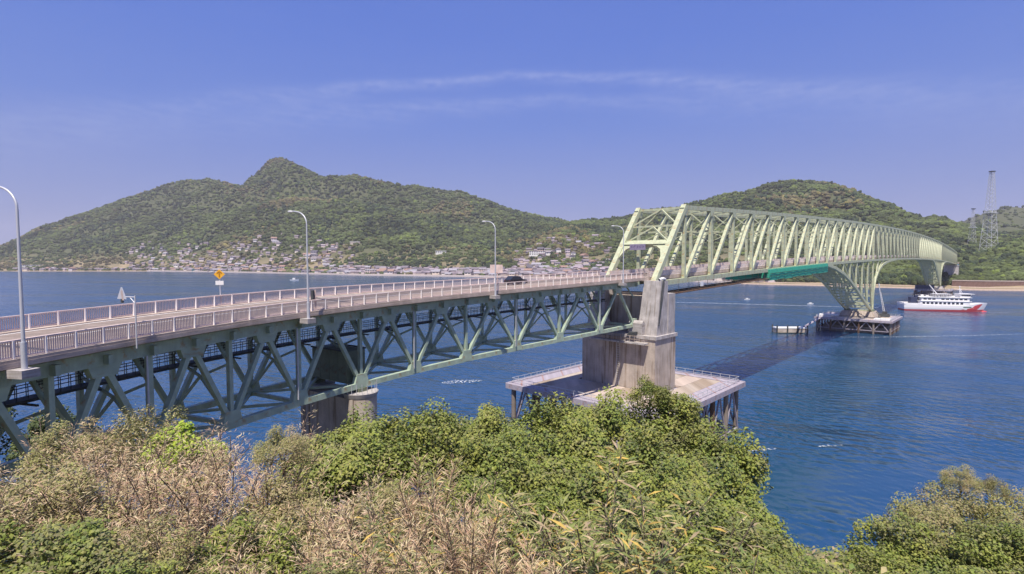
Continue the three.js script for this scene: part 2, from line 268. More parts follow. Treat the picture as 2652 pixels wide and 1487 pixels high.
  // floor beams, cross frames, bottom laterals
  for (let i = 1; i < low.length; i++) {
    part('floor_beam', [beam(P(low[i], 0.5, yT + 0.05), P(low[i], ROADW - 0.5, yT + 0.05), 0.28, 0.62), beam(P(low[i], OFF[0], -4.3), P(low[i], 2.9, yT - 0.2), 0.2, 0.2), beam(P(low[i], OFF[1], -4.3), P(low[i], ROADW - 2.9, yT - 0.2), 0.2, 0.2)], M.steel, approach);
    part('floor_beam', beam(P(topS[i - 1], 0.5, yT + 0.05), P(topS[i - 1], ROADW - 0.5, yT + 0.05), 0.26, 0.55), M.steel, approach);
    part('cross_strut', beam(P(low[i], OFF[0], yB), P(low[i], OFF[1], yB), 0.32, 0.34), M.steel, approach);
    if (i + 1 < low.length) { const m = (low[i] + low[i + 1]) / 2, mid = P(m, ROADW / 2, yB + 0.02);
      part('lateral_brace', [beam(P(low[i], OFF[0], yB), mid, 0.24, 0.22), beam(P(low[i], OFF[1], yB), mid, 0.24, 0.22), beam(P(low[i + 1], OFF[0], yB), mid, 0.24, 0.22), beam(P(low[i + 1], OFF[1], yB), mid, 0.24, 0.22)], M.steel, approach);
      part('cross_frame', [beam(P(low[i], OFF[0], yB + 0.3), P(low[i], ROADW / 2, -5.6), 0.16, 0.18), beam(P(low[i], OFF[1], yB + 0.3), P(low[i], ROADW / 2, -5.6), 0.16, 0.18), beam(P(low[i], ROADW / 2, -5.6), P(low[i], OFF[0], -4.3), 0.16, 0.18), beam(P(low[i], ROADW / 2, -5.6), P(low[i], OFF[1], -4.3), 0.16, 0.18)], M.steel, approach); }
    if (i % 2 && i + 1 < low.length) part('drain_pipe', tube([P(low[i] - 0.35, 0.9, -2.4), P(low[i] - 0.38, 0.85, -4.5), P(low[i] - 0.38, 0.85, yB + 0.4)], 0.07, 8), M.galv, approach);
  }
  for (const off of [3, 4.7, 6.4]) part('stringer', sweep(range(2, 100, 3).map(s => [P(s, off - 0.12, -2.3), P(s, off - 0.12, -1.82), P(s, off + 0.12, -1.82), P(s, off + 0.12, -2.3)])), M.steel, approach);
  // inspection walkway slung under the far side
  const wk = group('inspection_walkway', approach), w0 = ROADW - 3.2, w1 = ROADW - 2.0;
  part('walkway_floor', sweep(range(3, 98, 2).map(s => [P(s, w0, -4.9), P(s, w0, -4.72), P(s, w1, -4.72), P(s, w1, -4.9)])), M.dark, wk);
  for (const off of [w0, w1]) { const g = []; for (const y of [-3.75, -4.2]) g.push(sweep(range(3, 98, 2).map(s => [P(s, off - 0.03, y), P(s, off - 0.03, y + 0.05), P(s, off + 0.03, y + 0.05), P(s, off + 0.03, y)]))); for (let s = 3; s < 98; s += 0.55) g.push(beam(P(s, off, -4.75), P(s, off, -3.7), 0.035, 0.035, new THREE.Vector3(1, 0, 0))); part('walkway_railing', g, M.dark, wk); }
  part('walkway_hanger', range(4, 97, 3.4).map(s => beam(P(s, w0 - 0.9, -5.0), P(s, w1 + 0.9, -5.0), 0.12, 0.12)), M.dark, wk);
}

// ---- main through truss
const main = thing('truss_bridge', 'long pale green through truss bridge with arched haunches crossing the strait', 'bridge');
const tN = []; for (let i = 0; i <= 17; i++) tN.push(202.4 / 17 * i); for (let i = 1; i <= 28; i++) tN.push(202.4 + 328.9 / 28 * i); for (let i = 1; i <= 17; i++) tN.push(531.3 + 202.4 / 17 * i);
const HAUNCH = [[117, 0], [130, 1.6], [144, 4.2], [155, 7.2], [166, 10.8], [176, 14.4], [184, 17.3], [193, 20.2], [202.4, 23], [205, 14.5], [209, 8.8], [216, 5.0], [226, 2.6], [237, 1.4], [250, 0.7], [270, 0], [452, 0], [466, 1.2], [476, 3.6], [486, 7.4], [500, 12.5], [514, 17.5], [524, 21], [531.3, 23.3], [534, 14.5], [538, 9], [545, 5.2], [556, 2.6], [570, 1.0], [590, 0]];
const lowY = t => botY(t) - interp(HAUNCH, t);
{
  const ups = new THREE.Vector3().copy(Q(0, 1, 0)).sub(Q(0, 0, 0)).normalize();
  for (const n of [0, TW]) {
    part('top_chord', sweep(range(tN[1], tN[tN.length - 2], 8).map(t => [Q(t, n - 0.38, topY(t) - 0.4), Q(t, n - 0.38, topY(t) + 0.4), Q(t, n + 0.38, topY(t) + 0.4), Q(t, n + 0.38, topY(t) - 0.4)])), M.pale, main);
    part('deck_chord', sweep(range(0, END, 8).map(t => [Q(t, n - 0.36, botY(t) - 0.45), Q(t, n - 0.36, botY(t) + 0.45), Q(t, n + 0.36, botY(t) + 0.45), Q(t, n + 0.36, botY(t) - 0.45)])), M.pale, main);
    for (const [a, b] of [[118, 202.4], [202.4, 268], [453, 531.3], [531.3, 588]]) {
      const ts = []; for (let k = 0; k <= 40; k++) ts.push(lerp(a, b, k / 40));
      part('haunch_chord', sweep(ts.map(t => { const e = 0.4, ta = Math.max(a, t - e), tb = Math.min(b, t + e), dt = tb - ta, dy = lowY(tb) - lowY(ta), l = Math.hypot(dt, dy), nx = -dy / l * 0.5, ny = dt / l * 0.5, y = lowY(t); return [Q(t - nx, n - 0.45, y - ny), Q(t + nx, n - 0.45, y + ny), Q(t + nx, n + 0.45, y + ny), Q(t - nx, n + 0.45, y - ny)]; })), M.pale, main);
    }
    part('pier_leg', [beam(Q(203.2, n, 9.2), Q(203.2, n, botY(203) - 8), 0.9, 1.1, ups)], M.pale, main);
    part('pier_leg', [beam(Q(532.2, n, 9.2), Q(532.2, n, botY(532) - 8), 0.9, 1.1, ups)], M.pale, main);
    for (let i = 0; i < tN.length; i++) {
      const t = tN[i], hi = topY(t), lo = Math.min(lowY(t), botY(t));
      if (i > 0 && i < tN.length - 1) part('vertical_post', beam(Q(t, n, lo), Q(t, n, hi - 0.2), 0.55, 0.62, ups), M.pale, main);
      if (i + 1 < tN.length) {
        const t2 = tN[i + 1], first = i === 0, last = i === tN.length - 2, rise = (i < 17) || (i >= 31 && i < 45);
        const w = first || last ? 0.95 : 0.62;
        part(first || last ? 'end_post' : 'diagonal', rise ? beam(Q(t, n, botY(t) - (first ? 0.4 : 0)), Q(t2, n, topY(t2) + (first ? 0.3 : 0)), w, w, ups) : beam(Q(t, n, topY(t)), Q(t2, n, botY(t2)), w, w, ups), M.pale, main);
        if (!first && !last && lo < botY(t) - 2) part('haunch_diagonal', (t < 202 || (t > 300 && t < 531)) ? beam(Q(t, n, botY(t)), Q(t2, n, lowY(t2)), 0.45, 0.45, ups) : beam(Q(t, n, lowY(t)), Q(t2, n, botY(t2)), 0.45, 0.45, ups), M.pale, main);
      }
      if (i > 0 && i < tN.length - 1) { const T = new THREE.Vector3(D[0], 0, -D[1]), c = Q(t, n, hi - 0.1); part('gusset_plate', poly([c.clone().addScaledVector(T, -1.25), c.clone().addScaledVector(T, 0.9), c.clone().addScaledVector(T, 0.4).setY(hi - 1.5), c.clone().addScaledVector(T, -0.75).setY(hi - 1.5)], ups.clone().multiplyScalar(-0.41), ups.clone().multiplyScalar(0.41)), M.pale, main); }
    }
  }
  for (let i = 1; i < tN.length - 1; i++) { // frames between the two trusses at each panel point
    const t = tN[i], hi = topY(t), g = [beam(Q(t, 0, hi), Q(t, TW, hi), 0.32, 0.4), beam(Q(t, 0, hi - 4.4), Q(t, TW, hi - 4.4), 0.28, 0.32), beam(Q(t, 0, hi - 4.3), Q(t, TW / 2, hi - 0.2), 0.2, 0.2), beam(Q(t, TW, hi - 4.3), Q(t, TW / 2, hi - 0.2), 0.2, 0.2), beam(Q(t, 0, hi - 6.6), Q(t, TW / 2, hi - 4.5), 0.18, 0.18), beam(Q(t, TW, hi - 6.6), Q(t, TW / 2, hi - 4.5), 0.18, 0.18)];
    part('sway_frame', g, M.pale, main);
    const fb = [beam(Q(t, 0, botY(t) - 0.1), Q(t, TW, botY(t) - 0.1), 0.4, 0.9)];
    const lo = lowY(t), drop = botY(t) - lo;
    if (drop > 3) { fb.push(beam(Q(t, 0, lo), Q(t, TW, lo), 0.5, 0.6)); fb.push(beam(Q(t, 0, lo), Q(t, TW, botY(t) - 0.5), 0.22, 0.22)); fb.push(beam(Q(t, TW, lo), Q(t, 0, botY(t) - 0.5), 0.22, 0.22)); }
    part('floor_beam', fb, M.pale, main);
    if (i + 2 < tN.length) { const t2 = tN[i + 1]; part('top_lateral', [beam(Q(t, 0, hi), Q(t2, TW, topY(t2)), 0.2, 0.2), beam(Q(t, TW, hi), Q(t2, 0, topY(t2)), 0.2, 0.2)], M.pale, main); }
  }
  for (const [a, b] of [[124, 199], [457, 528]]) { // ladder of struts between the two curved haunches
    for (let t = a; t < b; t += 4.2) part('haunch_strut', [beam(Q(t, 0, lowY(t)), Q(t, TW, lowY(t)), 0.36, 0.4), beam(Q(t, 0, lowY(t)), Q(t + 4.2, TW, lowY(t + 4.2)), 0.2, 0.2), beam(Q(t, TW, lowY(t)), Q(t + 4.2, 0, lowY(t + 4.2)), 0.2, 0.2)], M.pale, main);
  }
  for (const [t0] of [[203.2], [532.2]]) for (let y = 12; y < botY(t0) - 5; y += 3.4) part('leg_strut', [beam(Q(t0, 0, y), Q(t0, TW, y), 0.36, 0.4), beam(Q(t0, 0, y), Q(t0, TW, y + 3.4), 0.22, 0.22)], M.pale, main);
  // entrance portal in the plane of the end posts
  const E = (n, k) => Q(tN[1] * k, n, lerp(botY(0), topY(tN[1]), k)), nrm = new THREE.Vector3().crossVectors(ups, E(0, 1).sub(E(0, 0))).normalize();
  part('portal_strut', [beam(E(0, 0.50), E(TW, 0.50), 0.5, 0.95, nrm.clone().negate()), beam(E(0, 0.535), E(TW, 0.535), 0.9, 0.12, nrm.clone())], M.pale, main);
  for (const s of [0, 1]) { const o = k => s ? TW - k : k; part('portal_bracket', poly([E(o(0.4), 0.49), E(o(0.4), 0.30), E(o(0.75), 0.36), E(o(1.25), 0.43), E(o(2.2), 0.468), E(o(3.0), 0.475), E(o(3.0), 0.49)], nrm.clone().multiplyScalar(-0.2), nrm.clone().multiplyScalar(0.2)), M.pale, main); }
  part('portal_strut', beam(E(0, 0.755), E(TW, 0.755), 0.3, 0.36), M.pale, main);
  part('portal_brace', [beam(E(0.3, 0.53), E(TW / 2, 0.745), 0.26, 0.26), beam(E(TW - 0.3, 0.53), E(TW / 2, 0.745), 0.26, 0.26)], M.pale, main);
  part('portal_brace', [beam(E(0.3, 0.775), E(TW / 2, 1), 0.26, 0.26), beam(E(TW - 0.3, 0.775), E(TW / 2, 1), 0.26, 0.26), beam(E(0, 1.0), E(TW, 1.0), 0.28, 0.28)], M.pale, main);
  // roadway inside the truss
  const ts = range(-0.2, END + 60, 6), dk = t => t < END ? botY(t) + 0.95 : botY(END) + 0.95;
  part('deck_slab', sweep(ts.map(t => [Q(t, 0.7, dk(t) - 0.45), Q(t, 0.7, dk(t)), Q(t, TW - 0.7, dk(t)), Q(t, TW - 0.7, dk(t) - 0.45)])), M.kerb, main);
  part('road_surface', sweep(ts.map(t => [Q(t, 1.4, dk(t) + 0.01), Q(t, 1.4, dk(t) + 0.07), Q(t, TW - 1.4, dk(t) + 0.07), Q(t, TW - 1.4, dk(t) + 0.01)])), M.road, main);
  for (const n of [0.85, TW - 0.85]) {
    const rl = group('railing', main);
    part('kerb', sweep(ts.map(t => [Q(t, n - 0.13, dk(t) + 0.005), Q(t, n - 0.13, dk(t) + 0.3), Q(t, n + 0.4 * (n < 5 ? 1 : -1), dk(t) + 0.3), Q(t, n + 0.4 * (n < 5 ? 1 : -1), dk(t) + 0.005)])), M.kerb, rl);
    const g = []; for (const y of [0.62, 0.9, 1.2]) g.push(sweep(ts.map(t => [Q(t, n - 0.05, dk(t) + y - 0.1), Q(t, n - 0.05, dk(t) + y), Q(t, n + 0.05, dk(t) + y), Q(t, n + 0.05, dk(t) + y - 0.1)])));
    part('handrail', g, M.rail, rl);
    const bl = []; for (let t = 0.5; t < 330; t += 0.2) bl.push(beam(Q(t, n, dk(t) + 0.3), Q(t, n, dk(t) + 1.1), 0.04, 0.1, ups)); part('balusters', bl, M.railPost, rl).userData.kind = 'stuff';
    const ps = []; for (let t = 0.5; t < END + 55; t += 2.4) { const m = beam(Q(t, n, dk(t) + 0.3), Q(t, n, dk(t) + 1.15), 0.14, 0.14, ups); if (t < 130) part('post', m, M.rail, rl); else ps.push(m); } part('far_posts', ps, M.rail, rl).userData.kind = 'stuff';
  }
  for (const n of [2.6, 4.8, 7]) part('stringer', sweep(ts.map(t => [Q(t, n - 0.15, dk(t) - 1.1), Q(t, n - 0.15, dk(t) - 0.46), Q(t, n + 0.15, dk(t) - 0.46), Q(t, n + 0.15, dk(t) - 1.1)])), M.steel, main);
}

// ------------------------------------------------------------------ piers and the working platforms round them
function rebase(o, p) { o.position.add(p); for (const c of o.children) c.position.sub(p); return o; } // a group built in place gets its origin at its own base
const qbox = (t0, t1, n0, n1, y0, y1, topIn = 0) => sweep([[Q(t0, n0, y0), Q(t0, n1, y0), Q(t1, n1, y0), Q(t1, n0, y0)], [Q(t0 + topIn, n0 + topIn, y1), Q(t0 + topIn, n1 - topIn, y1), Q(t1 - topIn, n1 - topIn, y1), Q(t1 - topIn, n0 + topIn, y1)]]);
const qbeam = (a, b, w, h) => beam(Q(...a), Q(...b), w, h);
{ // pier under the portal
  const o = thing('bridge_pier', 'massive stained concrete pier under the entrance portal of the through truss', 'pier');
  part('base_block', qbox(-3.6, 3.7, -2.6, 12.1, -2, 18.4), M.concrete, o);
  part('cornice', qbox(-3.8, 3.95, -2.85, 12.35, 18.4, 18.95), M.concreteLight, o);
  part('back_wall', qbox(1.2, 3.65, -2.45, 12, 18.95, 25.9), M.concreteLight, o);
  part('web_wall', qbox(-0.3, 1.19, 1.2, 8.3, 18.95, 25.4), M.concrete, o);
  part('column', sweep([[Q(-2.6, -2.3, 18.95), Q(-2.6, 1.3, 18.95), Q(1.19, 1.3, 18.95), Q(1.19, -2.3, 18.95)], [Q(-1.2, -2.3, 28.1), Q(-1.2, 0.9, 28.1), Q(1.19, 0.9, 28.1), Q(1.19, -2.3, 28.1)]]), M.concreteLight, o);
  part('column', sweep([[Q(-2.6, 8.2, 18.95), Q(-2.6, 11.8, 18.95), Q(1.19, 11.8, 18.95), Q(1.19, 8.2, 18.95)], [Q(-1.2, 8.6, 28.1), Q(-1.2, 11.8, 28.1), Q(1.19, 11.8, 28.1), Q(1.19, 8.6, 28.1)]]), M.concreteLight, o);
  for (const n of [1.2, 8.2]) { // bearing seats with a sloping top
    part('bearing_seat', sweep([-1.3, 1.3].map(k => [Q(-3.5, n + k, 18.96), Q(-3.5, n + k, 20.9), Q(-3.1, n + k, 21.4), Q(-1.9, n + k, 20.4), Q(-1.9, n + k, 18.96)])), M.concreteLight, o);
    part('bearing', qbox(-4.9, -3.55, n - 0.5, n + 0.5, 18.96, 19.5), M.dark, o);
  }
  for (const n of [0, TW]) part('bearing', qbox(1.6, 3.2, n - 0.6, n + 0.6, 25.9, 27.4), M.dark, o);
  const bal = group('inspection_balcony', o), g = [];
  part('balcony_floor', qbox(-5.2, -3.82, -1.5, 9.5, 17.6, 17.85), M.concreteLight, bal);
  for (const y of [18.4, 18.95]) g.push(qbeam([-5.1, -1.4, y], [-5.1, 9.4, y], 0.06, 0.06)); for (let n = -1.4; n < 9.5; n += 0.9) g.push(qbeam([-5.1, n, 17.85], [-5.1, n, 19], 0.05, 0.05));
  part('balcony_railing', g, M.kerb, bal);
  part('ladder', [qbeam([-3.7, 4.2, 8], [-3.7, 4.2, 17.7], 0.06, 0.06), qbeam([-3.7, 4.7, 8], [-3.7, 4.7, 17.7], 0.06, 0.06), ...range(8, 17.6, 0.4).map(y => qbeam([-3.7, 4.2, y], [-3.7, 4.7, y], 0.04, 0.04))], M.galv, o);
  part('cable', [tube([Q(-0.6, -2.35, 28.2), Q(-1.1, -2.4, 26.5), Q(-1.6, -2.4, 23.5), Q(-2.0, -2.36, 20.6)], 0.09, 14), tube([Q(-0.2, -2.35, 28.2), Q(-0.7, -2.4, 26), Q(-1.9, -2.4, 21)], 0.06, 14)], M.dark, o);
  part('sheeting_roll', tube([Q(-1.2, -1.9, 28.3), Q(-0.4, -2.1, 28.5), Q(0.6, -2.0, 28.35), Q(1.1, -1.7, 28.3)], 0.26, 12, 8), M.white, o);
  rebase(o, Q(0, 4.7, 0));
}
{ // curved-approach pier, mostly behind the trees
  const o = thing('bridge_pier', 'narrow brown concrete pier with a white cap, rising behind the leafy trees', 'pier'), s = 47.5;
  const ring = (s0, s1, a, b, y) => [P(s0, a, y), P(s0, b, y), P(s1, b, y), P(s1, a, y)];
  part('wall', sweep([ring(s - 1.5, s + 1.5, 0.6, ROADW - 0.4, -30), ring(s - 1.5, s + 1.5, 0.6, ROADW - 0.4, -10.2)]), M.concrete, o);
  for (const off of [1.25, ROADW - 1.25]) {
    const c = P(s, off, 0), y = railTop(s) - 10.2, cap = plain(new THREE.CylinderGeometry(1.75, 1.6, 0.45, 24)); cap.translate(c.x, y + 0.24, c.z);
    const col = plain(new THREE.CylinderGeometry(1.55, 1.55, 20, 24)); col.translate(c.x, y - 10, c.z);
    part('column', col, M.concrete, o); part('cap', cap, M.concreteLight, o);
    part('bearing', beam(P(s - 0.5, off, -9.55), P(s + 0.5, off, -9.55), 0.8, 0.36), M.olive, o);
  }
  const g = []; const c = P(s, 1.25, 0), y = railTop(s) - 9.74; for (let k = 0; k < 9; k++) { const a = -0.4 + k * 0.32; g.push(rod(new THREE.Vector3(c.x + 1.6 * Math.cos(a), y, c.z + 1.6 * Math.sin(a)), new THREE.Vector3(c.x + 1.6 * Math.cos(a), y + 1, c.z + 1.6 * Math.sin(a)), 0.03)); }
  part('cap_railing', g, M.galv, o);
  rebase(o, new THREE.Vector3(c.x, 0, c.z));
  const e = thing('metal_enclosure', 'olive green sheet metal enclosure boxed inside the truss above the brown pier', 'enclosure');
  for (const k of [0, 1, 2, 3]) { const a = lerp(1.9, ROADW - 1.9, k / 4), b = lerp(1.9, ROADW - 1.9, (k + 1) / 4) - 0.06; part('panel', sweep([[P(s - 1.1, a, -8.8), P(s - 1.1, b, -8.8), P(s + 1.1, b, -8.8), P(s + 1.1, a, -8.8)], [P(s - 1.1, a, -5.7), P(s - 1.1, b, -5.7), P(s + 1.1, b, -5.7), P(s + 1.1, a, -5.7)]]), M.olive, e); }
  part('top_rim', [beam(P(s - 1.15, 1.85, -5.62), P(s - 1.15, ROADW - 1.85, -5.62), 0.12, 0.14), beam(P(s + 1.15, 1.85, -5.62), P(s + 1.15, ROADW - 1.85, -5.62), 0.12, 0.14)], M.dark, e);
  rebase(e, P(s, ROADW / 2, -8.8));
}
function platform(o, tc, nc, hw, y, hole, seed, trussed) { // square steel platform: decking, edge girders, handrails, braced legs
  const r = rng(seed), a = tc - hw, b = tc + hw, c = nc - hw, d = nc + hw, th = 0.35;
  const planks = 9;
  for (let k = 0; k < planks; k++) for (const side of [0, 1, 2, 3]) { // deck panels left round the pier
    const w0 = lerp(c, d, k / planks), w1 = lerp(c, d, (k + 1) / planks) - 0.05;
    const inHole = w1 > hole[2] && w0 < hole[3];
    if (side > 1) continue;
    const segs = inHole ? (side ? [hole[1], b] : [a, hole[0]]) : (side ? [tc + 0.02, b] : [a, tc - 0.02]);
    part('deck_panel', qbox(segs[0], segs[1], w0, w1, y - th, y + (r() - 0.5) * 0.03), k < 1 || k > planks - 2 ? M.deckSteel : k % 2 ? M.concrete : M.kerb, o);
  }
  for (const [p, q] of [[[a, c], [b, c]], [[b, c], [b, d]], [[b, d], [a, d]], [[a, d], [a, c]]]) {
    part('edge_girder', qbeam([p[0], p[1], y - 0.3], [q[0], q[1], y - 0.3], 0.5, 0.9), M.deckSteel, o);
    const g = [], L = Math.hypot(q[0] - p[0], q[1] - p[1]), n = Math.round(L / 1.8), at = (f, yy) => [lerp(p[0], q[0], f) * 0.955 + tc * 0.045, lerp(p[1], q[1], f) * 0.955 + nc * 0.045, yy];
    for (const hy of [0.55, 1.05]) g.push(qbeam(at(0, y + hy), at(1, y + hy), 0.06, 0.06)); for (let k = 0; k <= n; k++) g.push(qbeam(at(k / n, y), at(k / n, y + 1.08), 0.06, 0.06));
    part('handrail', g, M.galv, o);
    const legs = 5, low = Math.min(1.4, y * 0.25);
    for (let k = 0; k < legs; k++) { const f = k / legs, t = lerp(p[0], q[0], f * 0.96 + 0.02) * 0.96 + tc * 0.04, n2 = lerp(p[1], q[1], f * 0.96 + 0.02) * 0.96 + nc * 0.04; part('leg', [rod(Q(t, n2, -1.5), Q(t, n2, y - 0.6), 0.42, 0.42, 10)], k % 2 ? M.rust : M.concreteDark, o);
      const f2 = (k + 1) / legs, t2 = lerp(p[0], q[0], f2 * 0.96 + 0.02) * 0.96 + tc * 0.04, m2 = lerp(p[1], q[1], f2 * 0.96 + 0.02) * 0.96 + nc * 0.04;
      part('leg_brace', [qbeam([t, n2, low], [(t + t2) / 2, (n2 + m2) / 2, y - 0.8], 0.26, 0.26), qbeam([t2, m2, low], [(t + t2) / 2, (n2 + m2) / 2, y - 0.8], 0.26, 0.26), qbeam([t, n2, low], [t2, m2, low], 0.24, 0.3)], M.deckSteel, o); }
  }
  for (const t of [a, b - 2.2]) part('edge_walkway', qbox(t, t + 2.2, c + 0.3, d - 0.3, y + 0.02, y + 0.1), M.deckSteel, o);
  if (trussed) for (const n of [c + hw * 0.5, d - hw * 0.5]) part('joist', qbeam([a, n, y - 0.7], [b, n, y - 0.7], 0.4, 0.6), M.deckSteel, o);
  for (const [t0, t1, n0, n1] of [[a + 3, b - 3, c + 3, d - 3]]) part('footing', qbox(t0, t1, n0, n1, -2, Math.min(2.6, y - 2.4)), M.concreteDark, o);
}
{
  const o = thing('work_platform', 'broad steel working platform on legs round the foot of the nearest water pier', 'platform');
  platform(o, -0.6, 4.6, 15.2, 9.6, [-3.7, 3.8, -2.7, 12.2], 5, true);
  rebase(o, Q(0, 4.6, 0));
}
{
  const o = thing('bridge_pier', 'low concrete pier carrying the curved haunches at the middle platform', 'pier');
  part('base_block', qbox(196.5, 209, -3, 12.6, -2, 6.4), M.concreteDark, o);
  part('pedestal', qbox(197.5, 208, -2.2, 11.8, 6.4, 8.6, 0.9), M.concrete, o);
  for (const n of [0, TW]) part('bearing', qbox(200.6, 205, n - 1, n + 1, 8.6, 9.4, 0.2), M.olive, o);
  rebase(o, Q(202, 4.8, 0));
  const p = thing('work_platform', 'square steel platform with braced dark legs below the curved haunch', 'platform');
  platform(p, 201, 4.8, 14.6, 5.9, [196.3, 209.2, -3.2, 12.8], 8, true);
  for (const n of [-7, 15]) part('storage_slab', qbox(188.5, 193.5, n - 2, n + 4, 5.95, 6.6), M.white, p);
  for (const k of [0, 1, 2]) part('pipe_bundle', [tube([Q(189 + k, 10.2, 7.0 + k * 0.1), Q(189.5 + k, 14.5, 7.05), Q(189.2 + k, 18.2, 6.9)], 0.3, 8, 8)], k % 2 ? M.deckSteel : M.white, p);
  part('hose', [tube([Q(198, -2.4, 8.8), Q(197.4, -3.4, 7.6), Q(197, -3.6, 6.2), Q(195, -5, 6.1)], 0.12, 10), tube([Q(200, -2.4, 8.8), Q(199.6, -3.2, 8), Q(199, -3.4, 6.2), Q(199, -6, 6.1)], 0.12, 10)], M.dark, p);
  rebase(p, Q(201, 4.8, 0));
  const f = thing('landing_stage', 'small low landing stage with a pale deck beside the braced platform', 'jetty');
  part('deck', box(13.5, 0.4, 4.2, 122, 2.3, -227.5), M.white, f); part('fascia', box(13.3, 1.7, 4.0, 122, 1.2, -227.5), M.concrete, f);
  for (const [x, z] of [[115.4, -225.6], [119.8, -225.3], [124.2, -225.3], [128.6, -225.6], [115.4, -229.6]]) part('mooring_post', rod(new THREE.Vector3(x, -1.5, z), new THREE.Vector3(x, 3.5, z), 0.32, 0.32, 8), M.dark, f);
  part('gangway', beam(new THREE.Vector3(128.5, 2.6, -228), Q(187, 17, 5.7), 1.2, 0.2), M.deckSteel, f);
  rebase(f, new THREE.Vector3(122, 0, -227.5));
  const c = thing('derrick_crane', 'slim lattice derrick crane leaning over the braced platform', 'crane'), b0 = Q(209, -4, 6.6), b1 = Q(232, 2, 20.2);
  part('winch_base', [qbox(206.5, 210.5, -6, -2.2, 5.9, 7.4, 0.3), qbox(207, 209, -5, -3.4, 7.4, 8.4)], M.dark, c);
  { const dir = b1.clone().sub(b0).normalize(), sx = new THREE.Vector3().crossVectors(dir, UP).normalize(), sy = new THREE.Vector3().crossVectors(sx, dir), g = [], at = (k, i, j) => b0.clone().lerp(b1, k).addScaledVector(sx, i * 0.32 * (1 - k * 0.6)).addScaledVector(sy, j * 0.32 * (1 - k * 0.6));
    for (const [i, j] of [[-1, -1], [1, -1], [1, 1], [-1, 1]]) g.push(rod(at(0, i, j), at(1, i, j), 0.09)); for (let k = 0; k < 14; k++) { g.push(rod(at(k / 14, -1, -1), at((k + 1) / 14, 1, -1), 0.05)); g.push(rod(at(k / 14, 1, 1), at((k + 1) / 14, -1, 1), 0.05)); g.push(rod(at(k / 14, -1, 1), at((k + 1) / 14, -1, -1), 0.05)); }
    part('boom', g, M.galv, c); part('boom_foot', beam(b0, b0.clone().lerp(b1, 0.45), 0.4, 0.4), M.dark, c); }
  part('stay_cable', rod(b1, Q(206.5, -5, 8.5), 0.05), M.dark, c);
  rebase(c, Q(208.5, -4, 5.9));
}
{
  const o = thing('bridge_pier', 'distant concrete pier under the far haunches, behind the ferry', 'pier');
  part('base_block', qbox(525, 538, -3, 12.6, -2, 6.2), M.concrete, o); part('pedestal', qbox(526, 537, -2.2, 11.8, 6.2, 8.4, 0.9), M.concreteLight, o);
  for (const n of [0, TW]) part('bearing', qbox(529, 534, n - 1, n + 1, 8.4, 9.2, 0.2), M.olive, o);
  rebase(o, Q(531, 4.8, 0));
  const p = thing('work_platform', 'distant steel platform at the far haunch, half hidden behind the ferry', 'platform');
  platform(p, 531, 4.8, 13.5, 5.4, [524.8, 538.2, -3.2, 12.8], 9, false);
  part('net_screen', qbox(518.5, 519, 3, 17, 5.6, 9.5), M.navy, p);
  rebase(p, Q(531, 4.8, 0));
  const e = thing('bridge_pier', 'tall pale concrete pier on the far shore where the truss ends', 'pier');
  part('shaft', sweep([[Q(724, -2.5, -2), Q(724, 12, -2), Q(735, 12, -2), Q(735, -2.5, -2)], [Q(727.5, -1.8, 25.6), Q(727.5, 11.4, 25.6), Q(735, 11.4, 25.6), Q(735, -1.8, 25.6)]]), M.concreteLight, e);
  part('cap', qbox(727, 736, -2.2, 11.8, 25.6, 26.6), M.concreteLight, e);
  rebase(e, Q(730, 4.8, 0));
  const s = single('sheeting', qbox(736, 748, -1.2, 0, 18.4, 27.2), M.blue, 'bright blue sheeting hung at the far end of the bridge', 'tarpaulin');
  const ab = thing('abutment', 'concrete abutment among trees beyond the far end of the truss', 'abutment');
  part('wall', qbox(770, 796, -1, 10.6, -1, 26.6), M.concrete, ab); rebase(ab, Q(783, 4.8, 0));
}
